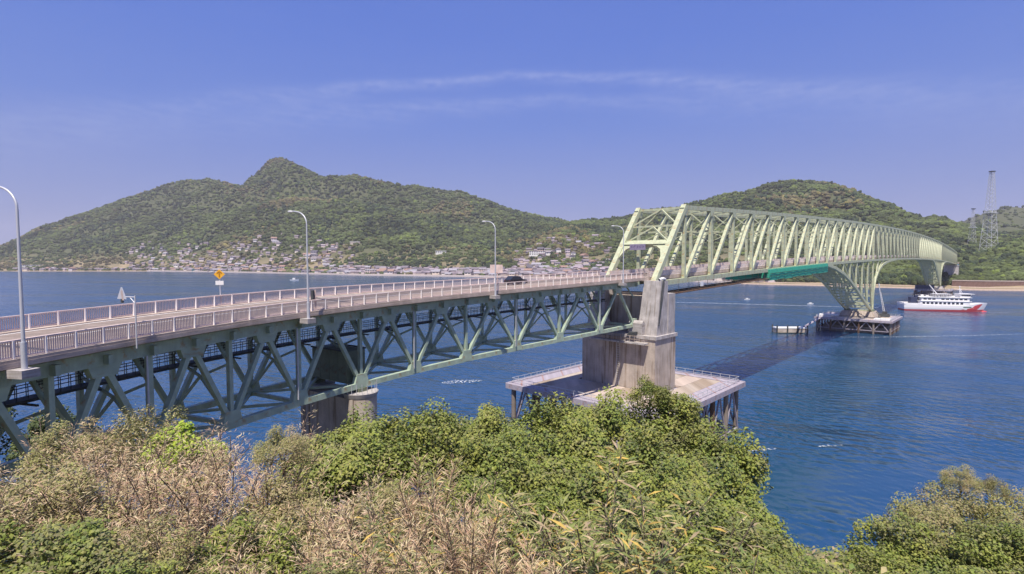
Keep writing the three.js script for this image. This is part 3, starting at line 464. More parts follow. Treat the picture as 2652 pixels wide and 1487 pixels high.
{ // green sheeting round the lower chord and the hung scaffold walk below the side span
  const o = thing('green_sheeting', 'bright green protective sheeting wrapped round the lower chord of the truss', 'sheeting');
  for (let k = 0; k < 9; k++) { const a = lerp(58.6, 117.5, k / 9), b = lerp(58.6, 117.5, (k + 1) / 9) - 0.12, yA = botY(a), yB = botY(b), s = 0.12 * Math.sin(k * 2.3); part('sheet', sweep([a, (a + b) / 2, b].map((t, i) => { const y = botY(t), w = i === 1 ? 0.1 : 0; return [Q(t, -0.75 - w, y - 2.6 + s), Q(t, -0.8 - w, y - 0.9), Q(t, -0.7 - w, y + 0.2), Q(t, TW + 0.7 + w, y + 0.2), Q(t, TW + 0.75, y - 2.6)]; })), M.tarp, o); }
  part('lashing', [qbeam([58.6, -0.95, botY(58.6) - 0.8], [117.4, -0.95, botY(117.4) - 0.8], 0.06, 0.1), qbeam([58.6, -0.95, botY(58.6) - 1.5], [117.4, -0.95, botY(117.4) - 1.5], 0.06, 0.1)], M.dark, o);
  rebase(o, Q(88, 4.8, botY(88) - 2));
  const w = thing('hanging_scaffold', 'dark hanging scaffold walkway slung below the first side span', 'scaffold');
  for (let k = 0; k < 13; k++) { const a = 4 + k * 4.2, b = a + 4.1, y = t => botY(t) - 2.2; part('walk_plank', sweep([a, b].map(t => [Q(t, -0.9, y(t)), Q(t, -0.9, y(t) + 0.15), Q(t, 3.0, y(t) + 0.15), Q(t, 3.0, y(t))])), M.rust, w); part('hanger', [qbeam([a, -0.85, y(a)], [a, -0.85, botY(a) - 0.3], 0.06, 0.06), qbeam([a, -0.85, y(a) + 1], [b, -0.85, y(b) + 1], 0.05, 0.05), qbeam([a, -0.85, y(a) + 0.55], [b, -0.85, y(b) + 0.55], 0.05, 0.05), qbeam([a + 2.1, -0.85, y(a + 2.1)], [a + 2.1, -0.85, y(a + 2.1) + 1], 0.05, 0.05)], M.dark, w); }
  part('notice_board', qbeam([17.2, -1.0, botY(17) - 1.0], [18.5, -1.0, botY(18) - 1.0], 0.06, 0.9), M.white, w);
  rebase(w, Q(30, 1, botY(30) - 2.3));
}

// ------------------------------------------------------------------ lamps, signs and the car
function lamp(s, label) {
  const base = P(s, -0.55, -1.75), nd = P(s, 1, 0).sub(P(s, 0, 0)).setY(0).normalize(), o = thing('street_lamp', label, 'street lamp', [0, 0, 0], 0, 'street lamps along the approach');
  const at = (k, y) => base.clone().addScaledVector(nd, k).add(new THREE.Vector3(0, y, 0));
  part('base_block', [beam(at(-0.42, 0.12), at(0.6, 0.12), 0.85, 0.42)], M.concreteLight, o);
  part('pole_base', rod(at(0, 0.3), at(0, 1.7), 0.13, 0.13, 10), M.galv, o);
  const H = 8.35; part('pole', rod(at(0, 1.7), at(0, H), 0.085, 0.06, 10), M.galv, o);
  part('arm', tube([at(0, H - 0.02), at(0.03, H + 0.25), at(0.22, H + 0.62), at(0.62, H + 0.95), at(1.15, H + 1.13), at(1.75, H + 1.2)], 0.055, 24, 8), M.galv, o);
  const hd = plain(new THREE.SphereGeometry(0.5, 14, 8)); hd.scale(0.24, 0.16, 0.72); hd.applyMatrix4(frameAt(at(1.7, H + 1.18), at(2.4, H + 1.22)));
  const head = part('lamp_head', hd, M.whitePaint, o); 
  const ln = plain(new THREE.SphereGeometry(0.4, 12, 6)); ln.scale(0.24, 0.1, 0.7); ln.applyMatrix4(frameAt(at(1.72, H + 1.13), at(2.35, H + 1.17))); part('lens', ln, M.white, head);
  return rebase(o, base);
}
lamp(20.2, 'grey street lamp closest to the camera, cut by the frame edge');
lamp(40.3, 'grey street lamp standing above the dark square post on the deck');
lamp(65.6, 'grey street lamp beside the black car on the approach');
lamp(93.2, 'grey street lamp just before the entrance portal of the truss');
{ // warning triangle seen from behind, on a bracket
  const s = 26.5, o = thing('road_sign', 'triangular road sign seen from behind on a bracketed post at the near railing', 'road sign'), b = P(s, -0.1, -1.5), at = (k, y) => b.clone().addScaledVector(P(s, 1, 0).sub(P(s, 0, 0)).setY(0).normalize(), k).add(new THREE.Vector3(0, y, 0));
  part('post', rod(at(0, -0.1), at(0, 3.2), 0.045, 0.045, 8), M.galv, o);
  part('bracket', [rod(at(0, 3.1), at(0.95, 3.1), 0.035), rod(at(0, 2.7), at(0.42, 3.07), 0.03)], M.galv, o);
  const c = at(1.1, 3.2), n = new THREE.Vector3(-0.35, 0, 0.94).normalize(), x = new THREE.Vector3(-0.94, 0, -0.35).normalize(), p = (i, j) => c.clone().addScaledVector(x, i).add(new THREE.Vector3(0, j, 0));
  part('sign_plate', poly([p(-0.42, -0.24), p(0.42, -0.24), p(0.04, 0.5), p(-0.04, 0.5)], n.clone().multiplyScalar(0.0), n.clone().multiplyScalar(0.03)), M.galv, o);
  part('stiffener', [beam(p(-0.1, -0.32), p(-0.02, 0.3), 0.06, 0.16)], M.rail, o); part('clamp', rod(p(0, -0.48), p(0, -0.24), 0.08, 0.08, 8), M.dark, o);
  rebase(o, at(0, -0.1));
}
{ // yellow diamond on the far side
  const s = 38.8, o = thing('road_sign', 'yellow diamond warning sign with a white plate above the far railing', 'road sign'), b = P(s, ROADW - 0.05, -1.1), n = new THREE.Vector3(0.35, 0, 0.94).normalize(), x = new THREE.Vector3().crossVectors(UP, n), p = (i, j, k = 0) => b.clone().addScaledVector(x, i).addScaledVector(n, k).add(new THREE.Vector3(0, j, 0));
  part('post', rod(p(0.06, 0), p(0, 3.1), 0.05, 0.05, 8), M.galv, o);
  const h = 0.46; part('sign_plate', poly([p(0, 3.0 - h, 0.06), p(h, 3.0, 0.06), p(0, 3.0 + h, 0.06), p(-h, 3.0, 0.06)], n.clone().multiplyScalar(0), n.clone().multiplyScalar(0.03)), M.yellow, o);
  part('sign_symbol', [beam(p(0, 2.72, 0.1), p(0, 3.1, 0.1), 0.09, 0.012, n), beam(p(-0.2, 3.08, 0.1), p(0.02, 3.25, 0.1), 0.08, 0.012, n), beam(p(0.2, 3.08, 0.1), p(-0.02, 3.25, 0.1), 0.08, 0.012, n)], std([0.35, 0.14, 0.01]), o);
  part('distance_plate', poly([p(-0.33, 2.02, 0.06), p(0.33, 2.02, 0.06), p(0.33, 2.4, 0.06), p(-0.33, 2.4, 0.06)], n.clone().multiplyScalar(0), n.clone().multiplyScalar(0.03)), M.white, o);
  rebase(o, b);
}
{ // dark double post on the near kerb
  const s = 41.7, o = thing('marker_post', 'dark square marker box on a white stub post beside the second lamp', 'post'), b = P(s, 0.45, -0.9), nd = P(s + 1, 0.4, 0).sub(P(s, 0.4, 0)).setY(0).normalize(), at = (k, y) => b.clone().addScaledVector(nd, k).add(new THREE.Vector3(0, y, 0));
  part('post', rod(at(0.18, 0), at(0.18, 1.75), 0.07, 0.07, 8), M.rail, o); part('box', beam(at(-0.1, 0.75), at(-0.1, 1.72), 0.34, 0.2, new THREE.Vector3(1, 0, 0)), M.dark, o); part('box_bracket', beam(at(-0.1, 1.2), at(0.18, 1.2), 0.06, 0.06), M.dark, o);
  rebase(o, b);
}
{ // blank direction sign seen from behind on the far side
  const s = 75, o = thing('road_sign', 'pale rectangular direction sign seen from behind near the black car', 'road sign'), b = P(s, ROADW + 0.2, -1.1), x = new THREE.Vector3(1, 0, 0.25).normalize(), n = new THREE.Vector3().crossVectors(x, UP), p = (i, j) => b.clone().addScaledVector(x, i).add(new THREE.Vector3(0, j, 0));
  part('post', rod(p(0.15, 0), p(0.15, 2.9), 0.08, 0.08, 8), M.rail, o);
  part('sign_plate', poly([p(-0.95, 1.7), p(1.0, 1.7), p(1.0, 2.95), p(-0.95, 2.95)], n.clone().multiplyScalar(0.09), n.clone().multiplyScalar(0.13)), M.rail, o);
  part('back_rib', [beam(p(-0.9, 2.0), p(0.95, 2.0), 0.06, 0.06), beam(p(-0.9, 2.6), p(0.95, 2.6), 0.06, 0.06)], M.galv, o);
  rebase(o, b);
}
{ // name board on the portal
  const cv = document.createElement('canvas'); cv.width = 256; cv.height = 80; const x = cv.getContext('2d'); x.fillStyle = '#8a8098'; x.fillRect(0, 0, 256, 80); x.fillStyle = '#5d5270'; const r = rng(4);
  for (let k = 0; k < 5; k++) for (let i = 0; i < 9; i++) { const hz = r() < 0.5; x.fillRect(16 + k * 47 + r() * 24, 14 + r() * 34, hz ? 14 + r() * 10 : 4, hz ? 4 : 10 + r() * 12); }
  const t = new THREE.CanvasTexture(cv); t.colorSpace = THREE.SRGBColorSpace;
  const g = new THREE.BoxGeometry(0.06, 1.1, 3.3), k = 0.47, c = Q(tN[1] * k - 0.55, 5.9, lerp(botY(0), topY(tN[1]), k));
  g.rotateY(0); const m = new THREE.Mesh(g, new THREE.MeshStandardMaterial({ map: t, roughness: 0.6 })); shade(m);
  m.name = numbered('name_board'); m.position.copy(c); m.rotation.y = Math.atan2(D[1], D[0]); scene.add(m); tag(m, 'purple grey sign board with blurred characters hung on the portal', 'sign board');
}
{ // the car
  const s = 75.6, c = P(s, 6.0, -1.01), f = P(s + 1, 6, 0).sub(P(s, 6, 0)).setY(0).normalize(), o = thing('car', 'black car driving along the curved approach', 'car', c.toArray(), Math.atan2(f.x, f.z)); o.scale.setScalar(0.82);
  const paint = std([0.02, 0.02, 0.025], 0.25), prof = (w, pts) => { const sh = new THREE.Shape(pts.map(p => new THREE.Vector2(...p))); const g = new THREE.ExtrudeGeometry(sh, { depth: w, bevelEnabled: true, bevelSize: 0.05, bevelThickness: 0.06, bevelSegments: 2, steps: 1 }); g.translate(0, 0, -w / 2); g.rotateY(-Math.PI / 2); return plain(g); };
  part('body', prof(1.55, [[-2.1, 0.28], [2.1, 0.28], [2.15, 0.6], [1.95, 0.82], [1.1, 0.95], [-1.9, 1.0], [-2.15, 0.8]]), paint, o);
  const cab = part('cabin', prof(1.36, [[1.05, 0.95], [0.35, 1.42], [-1.35, 1.48], [-1.95, 1.0]]), M.glass, o);
  part('roof_panel', box(1.3, 0.05, 1.55, 0, 1.52, -0.5), paint, cab);
  for (const [x, z] of [[-0.78, 1.3], [0.78, 1.3], [-0.78, -1.3], [0.78, -1.3]]) { const w = plain(new THREE.CylinderGeometry(0.31, 0.31, 0.2, 18)); w.rotateZ(Math.PI / 2); w.translate(x, 0.31, z); const wh = part('wheel', w, M.dark, o); const h = plain(new THREE.CylinderGeometry(0.19, 0.19, 0.22, 12)); h.rotateZ(Math.PI / 2); h.translate(x, 0.31, z); part('rim', h, M.galv, wh); }
  for (const x of [-0.6, 0.6]) { part('headlight', box(0.34, 0.14, 0.06, x, 0.68, 2.13), M.white, o); part('tail_light', box(0.3, 0.16, 0.06, x, 0.78, -2.15), M.red, o); }
}

// ------------------------------------------------------------------ ferry and small boats
{
  const o = thing('ferry', 'white and red car ferry passing behind the middle platform', 'ferry', [273, 0, -329], -0.3);
  const xt = y => 20.6 + 0.42 * y, hb = (x, y) => { const t = clamp((x - 5) / (xt(y) - 5)); let b = 6 * (1 - Math.pow(t, 2.2)); if (x < -17) b *= 1 - 0.12 * Math.pow((-17 - x) / 6, 2); return Math.max(0.02, b * (0.86 + 0.14 * smooth(-1.5, 2.5, y))); };
  const deckY = x => 3.9 + 1.5 * smooth(8, 19, x) + 0.2 * smooth(-14, -23, x);
  const xs = n => range(0, n, 1).map(k => lerp(-23, 1, k / n)), stations = range(0, 46, 1).map(k => k / 46);
  const X = (f, y) => lerp(-23 + 0.12 * (4 - y), xt(y), f);
  const hull = (ya, yb, out = 0) => { const rings = stations.map(f => { const ring = []; for (let k = 0; k <= 5; k++) { const y = lerp(ya(f), yb(f), k / 5), x = X(f, y); ring.push(new THREE.Vector3(x, y, hb(x, y) + out)); } for (let k = 5; k >= 0; k--) { const y = lerp(ya(f), yb(f), k / 5), x = X(f, y); ring.push(new THREE.Vector3(x, y, -hb(x, y) - out)); } return ring; }); return sweep(rings); };
  part('hull', hull(f => 0.95 + 0.35 * f, f => deckY(lerp(-23, 22, f))), M.whitePaint, o);
  part('boot_stripe', hull(() => -1.6, f => 0.95 + 0.35 * f, 0.02), M.red, o);
  for (const s of [1, -1]) { // red sweep painted near the bow
    const a = [[4, 0.9, 1.05], [8, 0.9, 1.5], [11, 0.95, 2.1], [13, 1.0, 2.5], [14.6, 1.1, 3.9], [16, 1.2, 4.3], [17.2, 2.2, 4.6], [18.4, 3.6, 4.8], [19.2, 4.5, 4.9]];
    part('bow_stripe', sweep(a.map(([x, y0, y1]) => [0, 0.33, 0.66, 1].map(k => { const y = lerp(y0, y1, k); return new THREE.Vector3(x, y, s * (hb(x, y) + 0.035)); })), false), M.red, o);
    part('name_stripe', sweep([8, 9.5, 11, 12.6].map(x => [2.5, 3.2].map(y => new THREE.Vector3(x, y, s * (hb(x, y) + 0.04)))), false), std([0.10, 0.16, 0.13]), o);
  }
  const bulb = plain(new THREE.SphereGeometry(1, 16, 10)); bulb.scale(2.6, 0.9, 0.9); bulb.translate(20.4, -0.25, 0); part('bulbous_bow', bulb, M.red, o);
  const h1 = part('main_deckhouse', box(26, 2.5, 10.6, -1.4, 5.1, 0), M.whitePaint, o), h2 = part('upper_deckhouse', box(25, 2.3, 9.6, -1, 7.5, 0), M.whitePaint, o);
  for (const s of [1, -1]) for (let k = 0; k < 10; k++) { part('window', box(1.35, 1.25, 0.08, -12.4 + k * 2.2, 5.1, s * 5.31), M.glass, h1); if (k !== 3) part('window', box(1.6, 0.85, 0.08, -11.6 + k * 2.35, 7.6, s * 4.81), M.glass, h2); }
  part('deck_edge', [box(27.5, 0.2, 11.3, -1.2, 6.35, 0), box(27, 0.18, 10.6, -0.8, 8.74, 0)], M.white, o);
  part('bulwark', [box(10, 0.9, 0.15, -18, 4.5, 5.5), box(10, 0.9, 0.15, -18, 4.5, -5.5), box(0.15, 0.9, 10.6, -22.7, 4.5, 0)], M.whitePaint, o);
  const wh = part('wheelhouse', sweep([[[7.2, -3.6], [12.4, -3.4], [12.4, 3.4], [7.2, 3.6]].map(([x, z]) => new THREE.Vector3(x, 8.8, z)), [[7.2, -3.7], [13.2, -3.5], [13.2, 3.5], [7.2, 3.7]].map(([x, z]) => new THREE.Vector3(x, 10.8, z))]), M.whitePaint, o);
  part('wheelhouse_window', [box(4.6, 0.7, 7.4, 10.2, 10.15, 0), box(0.5, 0.7, 6.4, 12.9, 10.15, 0)], M.glass, wh); part('visor', box(7.6, 0.18, 8.6, 10.6, 10.95, 0), M.whitePaint, wh);
  part('mast', [rod(new THREE.Vector3(8.6, 10.9, 0), new THREE.Vector3(8.2, 15.4, 0), 0.28, 0.16), rod(new THREE.Vector3(9.9, 10.9, 0), new THREE.Vector3(8.4, 14, 0), 0.14), box(2.4, 0.2, 0.4, 8.3, 13.4, 0), box(0.6, 0.6, 0.6, 8.2, 15.5, 0)], M.whitePaint, o);
  part('derrick', [rod(new THREE.Vector3(-2.5, 8.8, 1), new THREE.Vector3(-8.2, 16.4, 1), 0.34, 0.24), rod(new THREE.Vector3(-6, 8.8, 1), new THREE.Vector3(-5.9, 13.2, 1), 0.14)], M.whitePaint, o);
  part('funnel', [box(3.6, 4.2, 4, -16.4, 6.4, 0), box(1.6, 1.4, 2, -14.6, 8.9, 0)], M.navy, o);
  const g = []; for (const z of [4.9, -4.9]) { for (const y of [9.3, 9.8]) g.push(box(19, 0.06, 0.06, -4, y, z)); for (let x = -13; x < 6; x += 1.4) g.push(box(0.06, 1, 0.06, x, 9.3, z)); } part('deck_railing', g, M.whitePaint, o);
  for (const [x, z] of [[-10, 3.6], [-10, -3.6], [3.6, 3.6]]) { const r = plain(new THREE.CapsuleGeometry(0.42, 0.9, 4, 10)); r.rotateZ(Math.PI / 2); r.translate(x, 9.4, z); part('life_raft', r, M.white, o); }
  part('awning', box(9, 0.14, 7, -1.5, 10.7, 0), M.whitePaint, o); part('awning_post', range(-5.5, 2.6, 2).flatMap(x => [box(0.1, 1.9, 0.1, x, 9.75, 3.3), box(0.1, 1.9, 0.1, x, 9.75, -3.3)]), M.whitePaint, o);
}
function boat(x, d, turn, k, label) {
  const o = thing('motor_boat', label, 'boat', [x, 0, -d], turn, 'small white motor boats'); o.scale.setScalar(k);
  const L = f => lerp(-3, 3, f), w = f => 1.05 * (1 - Math.pow(clamp((f - 0.45) / 0.55), 2.2)) + 0.02;
  part('hull', sweep(range(0, 12, 1).map(i => { const f = i / 12, x0 = L(f) + 0.5 * f; return [new THREE.Vector3(L(f), -0.3, 0.6 * w(f)), new THREE.Vector3(x0, 0.9 + 0.4 * f * f, w(f)), new THREE.Vector3(x0, 0.9 + 0.4 * f * f, -w(f)), new THREE.Vector3(L(f), -0.3, -0.6 * w(f))]; })), M.white, o);
  part('cabin', box(1.9, 1.1, 1.4, -0.2, 1.5, 0), M.white, o); part('windscreen', box(0.1, 0.6, 1.2, 0.78, 1.7, 0), M.glass, o); part('roof', box(2.3, 0.1, 1.6, -0.1, 2.1, 0), M.white, o);
}
boat(-347, 830, 0.2, 2.1, 'small white motor boat on open water beyond the second lamp');
boat(190, 420, 0.1, 0.75, 'tiny white boat ahead of a long wake beside the truss');
boat(216, 376, 0.1, 0.7, 'tiny white boat on the water just past the haunch');

{ // foam: broken strips a hand above the water
  const alpha = tex(256, (u, v) => { const k = clamp((tiled((x, y) => fbm(x, y, 2.9, 4), u, v, 18, 18) + 0.02) * 2.4); return [k, k, k]; }, 1, false);
  const foam = new THREE.MeshStandardMaterial({ color: lin(0.7, 0.74, 0.78), roughness: 0.9, alphaMap: alpha, transparent: true, side: THREE.DoubleSide });
  const strip = (pts, w, name, label) => { // pts: [x, depth, width factor]
    const rings = pts.map(([x, d, k], i) => { const a = pts[Math.max(0, i - 1)], b = pts[Math.min(pts.length - 1, i + 1)], tx = b[0] - a[0], td = b[1] - a[1], l = Math.hypot(tx, td), nx = -td / l * w * k / 2, nd = tx / l * w * k / 2; return [V(x + nx, 0.06, d + nd), V(x - nx, 0.06, d - nd)]; });
    const g = sweep(rings, false); const uv = g.attributes.uv; for (let i = 0; i < uv.count; i++) uv.setXY(i, uv.getX(i) * 0.11, uv.getY(i) * 0.2 + 0.3); single(name, g, foam, label, 'foam', null, 'stuff');
  };
  strip([[254, 347, 0.6], [228, 357, 1], [190, 372, 1.3], [150, 388, 1.3], [112, 402, 1], [70, 416, 0.5]], 5.5, 'wake', 'long pale wake trailing behind the ferry');
  strip([[292, 318, 0.5], [298, 316.5, 1], [303, 316, 0.3]], 2.4, 'bow_wave', 'white bow wave at the ferry stem');
  strip([[250, 338.5, 0.5], [262, 330, 1], [276, 325.5, 1], [291, 320.5, 0.8]], 1.6, 'hull_foam', 'thin white foam along the ferry waterline');
  strip([[-18, 133, 0.3], [-15, 134.5, 1], [-11, 135, 0.8], [-8, 136, 0.2]], 4, 'foam_patch', 'white breaking tide rip between the pier and the curved truss');
  strip([[37, 84.5, 0.3], [39, 85.2, 1], [42, 85.6, 0.9], [44.5, 86, 0.4]], 1.0, 'foam_streak', 'thin white foam streak beside the leafy headland');
  strip([[52, 87, 0.3], [54, 87.4, 1], [56.5, 87.6, 0.3]], 0.8, 'foam_streak', 'short white foam streak farther out from the leafy headland');
  strip([[127, 215, 0.3], [150, 214, 0.7], [170, 216, 1], [195, 219, 0.8], [222, 224, 0.3]], 1.8, 'foam_line', 'pale foam line drifting down stream from the middle platform');
}

// ------------------------------------------------------------------ far shore: sea walls, beach, town, pylons
const landY = (x, d) => landHeight(x / d, d);
function shoreStrip(u0, u1, profile, n = 40) { return sweep(range(0, n, 1).map(k => { const u = lerp(u0, u1, k / n), ds = shoreAt(u); return profile.map(([dd, y]) => V(u * (ds + dd), y, ds + dd)); })); }
{
  const sand = std([0.55, 0.42, 0.33], 1, { map: concreteTex }), wallM = std([0.62, 0.54, 0.52], 0.9, { map: concreteTex });
  structure('beach', shoreStrip(-0.96, -0.70, [[-8, -1.5], [-3, 0.4], [8, 2.6], [14, 2.6], [14, -1.5]], 60), sand);
  structure('beach_001', shoreStrip(0.44, 0.83, [[-9, -1.5], [-6, 0.4], [5, 2.4], [14, 3.0], [14, -1.5]], 70), sand);
  structure('beach_002', shoreStrip(0.845, 1.2, [[-9, -1.5], [-6, 0.4], [6, 2.8], [12, 2.9], [12, -1.5]], 50), sand);
  const w1 = single('sea_wall', shoreStrip(-0.70, -0.02, [[-4, -1.5], [-2.5, 3.4], [2, 3.6], [4, -1.5]], 120), wallM, 'pale concrete sea wall along the town waterfront', 'sea wall');
  const w2 = single('sea_wall', shoreStrip(-0.02, 0.44, [[-4, -1.5], [-2.5, 2.8], [2, 3.0], [4, -1.5]], 80), wallM, 'pale concrete sea wall behind the portal of the truss', 'sea wall');
  const rw = thing('retaining_wall', 'brown retaining wall along the coast road below the wooded slope', 'retaining wall');
  part('wall_face', shoreStrip(0.845, 1.2, [[11, 2.5], [13, 9.0], [16, 9.0], [16, 2.5]], 50), std([0.20, 0.12, 0.10], 1, { map: concreteTex }), rw);
  part('coping', shoreStrip(0.845, 1.2, [[12.6, 9.02], [12.6, 9.9], [14.5, 9.9], [14.5, 9.02]], 50), std([0.5, 0.42, 0.38], 0.9), rw);
  structure('coast_road', shoreStrip(0.845, 1.2, [[14.6, 8.8], [14.6, 9.3], [24, 9.5], [24, 8.8]], 50), M.road);
}
const houseSpots = [];
{
  const r = rng(77), roofC = [[0.20, 0.175, 0.21], [0.30, 0.265, 0.29], [0.13, 0.12, 0.15], [0.34, 0.22, 0.18], [0.34, 0.33, 0.38]], wallC = [[0.7, 0.62, 0.56], [0.78, 0.74, 0.72], [0.45, 0.36, 0.31], [0.58, 0.52, 0.54], [0.72, 0.6, 0.5]];
  const roofM = roofC.map(c => std(c, 0.8, { map: paintTex })), wallMs = wallC.map(c => std(c, 0.85));
  const words = ['dark grey', 'grey', 'near black', 'brown red', 'blue grey'], walls = ['cream', 'white', 'brown', 'grey', 'beige'];
  const protos = [];
  for (let k = 0; k < 5; k++) for (const form of [0, 1]) {
    const o = new THREE.Group(), w = form ? 13 : 9.5, dp = form ? 8 : 7.5, h = form ? 3.6 : 5.6, rf = form ? 2.6 : 2.4;
    part('wall', box(w, h, dp, 0, h / 2 - 0.8, 0), wallMs[(k + form) % 5], o);
    const y = h - 0.8, e = 0.8, R = (x, yy, z) => new THREE.Vector3(x, yy, z);
    const roof = part('roof', sweep([[R(-w / 2 - e, y - 0.25, -dp / 2 - e), R(-w / 2 - e, y + rf, 0), R(-w / 2 - e, y - 0.25, dp / 2 + e), R(-w / 2 - e, y - 0.45, 0)], [R(w / 2 + e, y - 0.25, -dp / 2 - e), R(w / 2 + e, y + rf, 0), R(w / 2 + e, y - 0.25, dp / 2 + e), R(w / 2 + e, y - 0.45, 0)]]), roofM[k], o);
    part('window', [box(w * 0.22, 1.1, 0.1, -w * 0.25, h * 0.55, dp / 2 + 0.03), box(w * 0.22, 1.1, 0.1, w * 0.22, h * 0.55, dp / 2 + 0.03)], M.glass, o);
    o.userData.k = [k, form]; protos.push(o);
  }
  // stretches of town: x/depth from, to, metres inland from, to, how many
  const zones = [[-0.95, -0.70, 6, 60, 16, 'by the far beach'], [-0.72, -0.50, 8, 200, 66, 'in the terraced hamlet'], [-0.52, -0.34, 8, 260, 46, 'on the upper slope'], [-0.34, -0.04, 8, 95, 74, 'on the waterfront'], [-0.05, 0.20, 8, 110, 50, 'near the portal'], [0.02, 0.16, 110, 320, 28, 'on the terraces'], [0.2, 0.5, 8, 60, 20, 'behind the truss']];
  for (const [u0, u1, a, b, n, where] of zones) for (let k = 0; k < n; k++) {
    let x, d, ok = false; for (let tr = 0; tr < 30 && !ok; tr++) { const u = lerp(u0, u1, r()); d = shoreAt(u) + lerp(a, b, Math.pow(r(), 1.5)); x = u * d; ok = houseSpots.every(p => Math.hypot(p[0] - x, p[1] - d) > 12); }
    if (!ok) continue; houseSpots.push([x, d]);
    const p = protos[Math.floor(r() * protos.length)], o = p.clone(); o.name = numbered('house'); o.position.set(x, landY(x, d), -d); o.rotation.y = (r() - 0.5) * 0.9 + (r() < 0.3 ? 1.57 : 0); const sc = 1.05 + r() * 0.55; o.scale.set(sc, sc, sc);
    const [kk, form] = p.userData.k; o.userData = {}; scene.add(o); tag(o, `${form ? 'long low' : 'two storey'} ${walls[(kk + form) % 5]} house with ${words[kk]} roof ${where}`, 'house', `houses ${where}`);
  }
  { // the rest of the town, too small to tell apart
    const paint = (g, c) => { const n = g.attributes.position.count, a = new Float32Array(n * 3); for (let i = 0; i < n; i++) a.set(c, i * 3); g.setAttribute('color', new THREE.BufferAttribute(a, 3)); return g; }, R = (x, yy, z) => new THREE.Vector3(x, yy, z);
    const g = mergeGeometries([paint(box(9, 6, 7, 0, 2, 0), [0.46, 0.40, 0.38]), paint(sweep([[R(-5.2, 4.7, -4.2), R(-5.2, 7.2, 0), R(-5.2, 4.7, 4.2)], [R(5.2, 4.7, -4.2), R(5.2, 7.2, 0), R(5.2, 4.7, 4.2)]]), [0.24, 0.21, 0.24])]);
    const spots = [], all = [[-0.95, -0.68, 6, 40, 30], [-0.74, -0.46, 8, 240, 95], [-0.5, -0.3, 8, 300, 60], [-0.34, -0.03, 8, 110, 170], [-0.05, 0.2, 8, 120, 150], [0.0, 0.19, 60, 360, 50], [0.18, 0.48, 8, 70, 70]];
    for (const [u0, u1, a, b, n] of all) for (let k = 0; k < n; k++) for (let tr = 0; tr < 12; tr++) { const u = lerp(u0, u1, r()), d = shoreAt(u) + lerp(a, b, Math.pow(r(), 1.4)), x = u * d; if (houseSpots.every(p => Math.hypot(p[0] - x, p[1] - d) > 10.5)) { houseSpots.push([x, d]); spots.push([x, d]); break; } }
    const im = new THREE.InstancedMesh(g, new THREE.MeshStandardMaterial({ vertexColors: true, roughness: 0.85 }), spots.length), m = new THREE.Matrix4(), q = new THREE.Quaternion(), c = new THREE.Color();
    spots.forEach(([x, d], i) => { const k = 0.75 + 0.5 * r(), w = 0.55 + 0.85 * r(); q.setFromAxisAngle(UP, (r() - 0.5) * 1.2 + (r() < 0.35 ? 1.57 : 0)); m.compose(V(x, landY(x, d), d), q, new THREE.Vector3(k * (0.8 + 0.6 * r()), k, k)); im.setMatrixAt(i, m); im.setColorAt(i, c.setRGB(w * 1.05, w, w)); });
    im.name = 'town_houses'; im.castShadow = im.receiveShadow = true; scene.add(im); tag(im, 'crowded small houses filling the far shore town', 'houses', null, 'stuff');
  }
  const big = (name, u, dd, size, mat, label, cat, roof) => { const d = shoreAt(u) + dd, x = u * d, o = thing(name, label, cat, [x, landY(x, d), -d], -u * 0.6), [w, h, l] = size; houseSpots.push([x - w / 3, d], [x, d], [x + w / 3, d]);
    part('wall', box(w, h + 3, l, 0, h / 2 - 1.5, 0), mat, o); part('roof', box(w + 1.2, 0.7, l + 1.2, 0, h + 0.36, 0), roof || M.white, o);
    const nf = Math.max(1, Math.round(h / 3.6)), nw = Math.max(3, Math.round(w / 5)); for (let f = 0; f < nf; f++) for (let k = 0; k < nw; k++) part('window', box(w / nw * 0.6, 1.5, 0.1, -w / 2 + (k + 0.5) * w / nw, h * (f + 0.55) / nf, l / 2 + 0.04), M.glass, o); };
  const pinkM = std([0.72, 0.58, 0.56], 0.8);
  big('warehouse', -0.268, 22, [30, 9, 14], pinkM, 'pinkish white waterfront warehouse beside the second lamp', 'warehouse');
  big('school_building', 0.050, 240, [40, 9, 12], M.white, 'long white school building on the slope before the portal', 'school', pinkM);
  big('apartment_block', -0.052, 60, [24, 11, 10], M.rail, 'grey slab building on the waterfront near the third lamp', 'apartment block');
  big('terrace_house', -0.136, 260, [26, 6, 10], M.white, 'white long house alone on the slope above the waterfront rows', 'house');
  big('greenhouse', -0.92, 120, [55, 4, 9], M.white, 'long white greenhouse on the hillside beyond the first lamp', 'greenhouse');
  big('community_hall', -0.30, 280, [26, 6, 11], std([0.7, 0.6, 0.52], 0.8), 'cream hall on the slope right of the second lamp', 'hall');
  big('depot', 0.155, 25, [42, 6, 14], M.white, 'long white depot behind the railing before the portal', 'depot');
  big('boat_shed', -0.605, 14, [22, 6, 10], std([0.12, 0.26, 0.28], 0.7), 'teal waterfront shed left of the yellow sign', 'shed', std([0.14, 0.3, 0.3], 0.7));
}
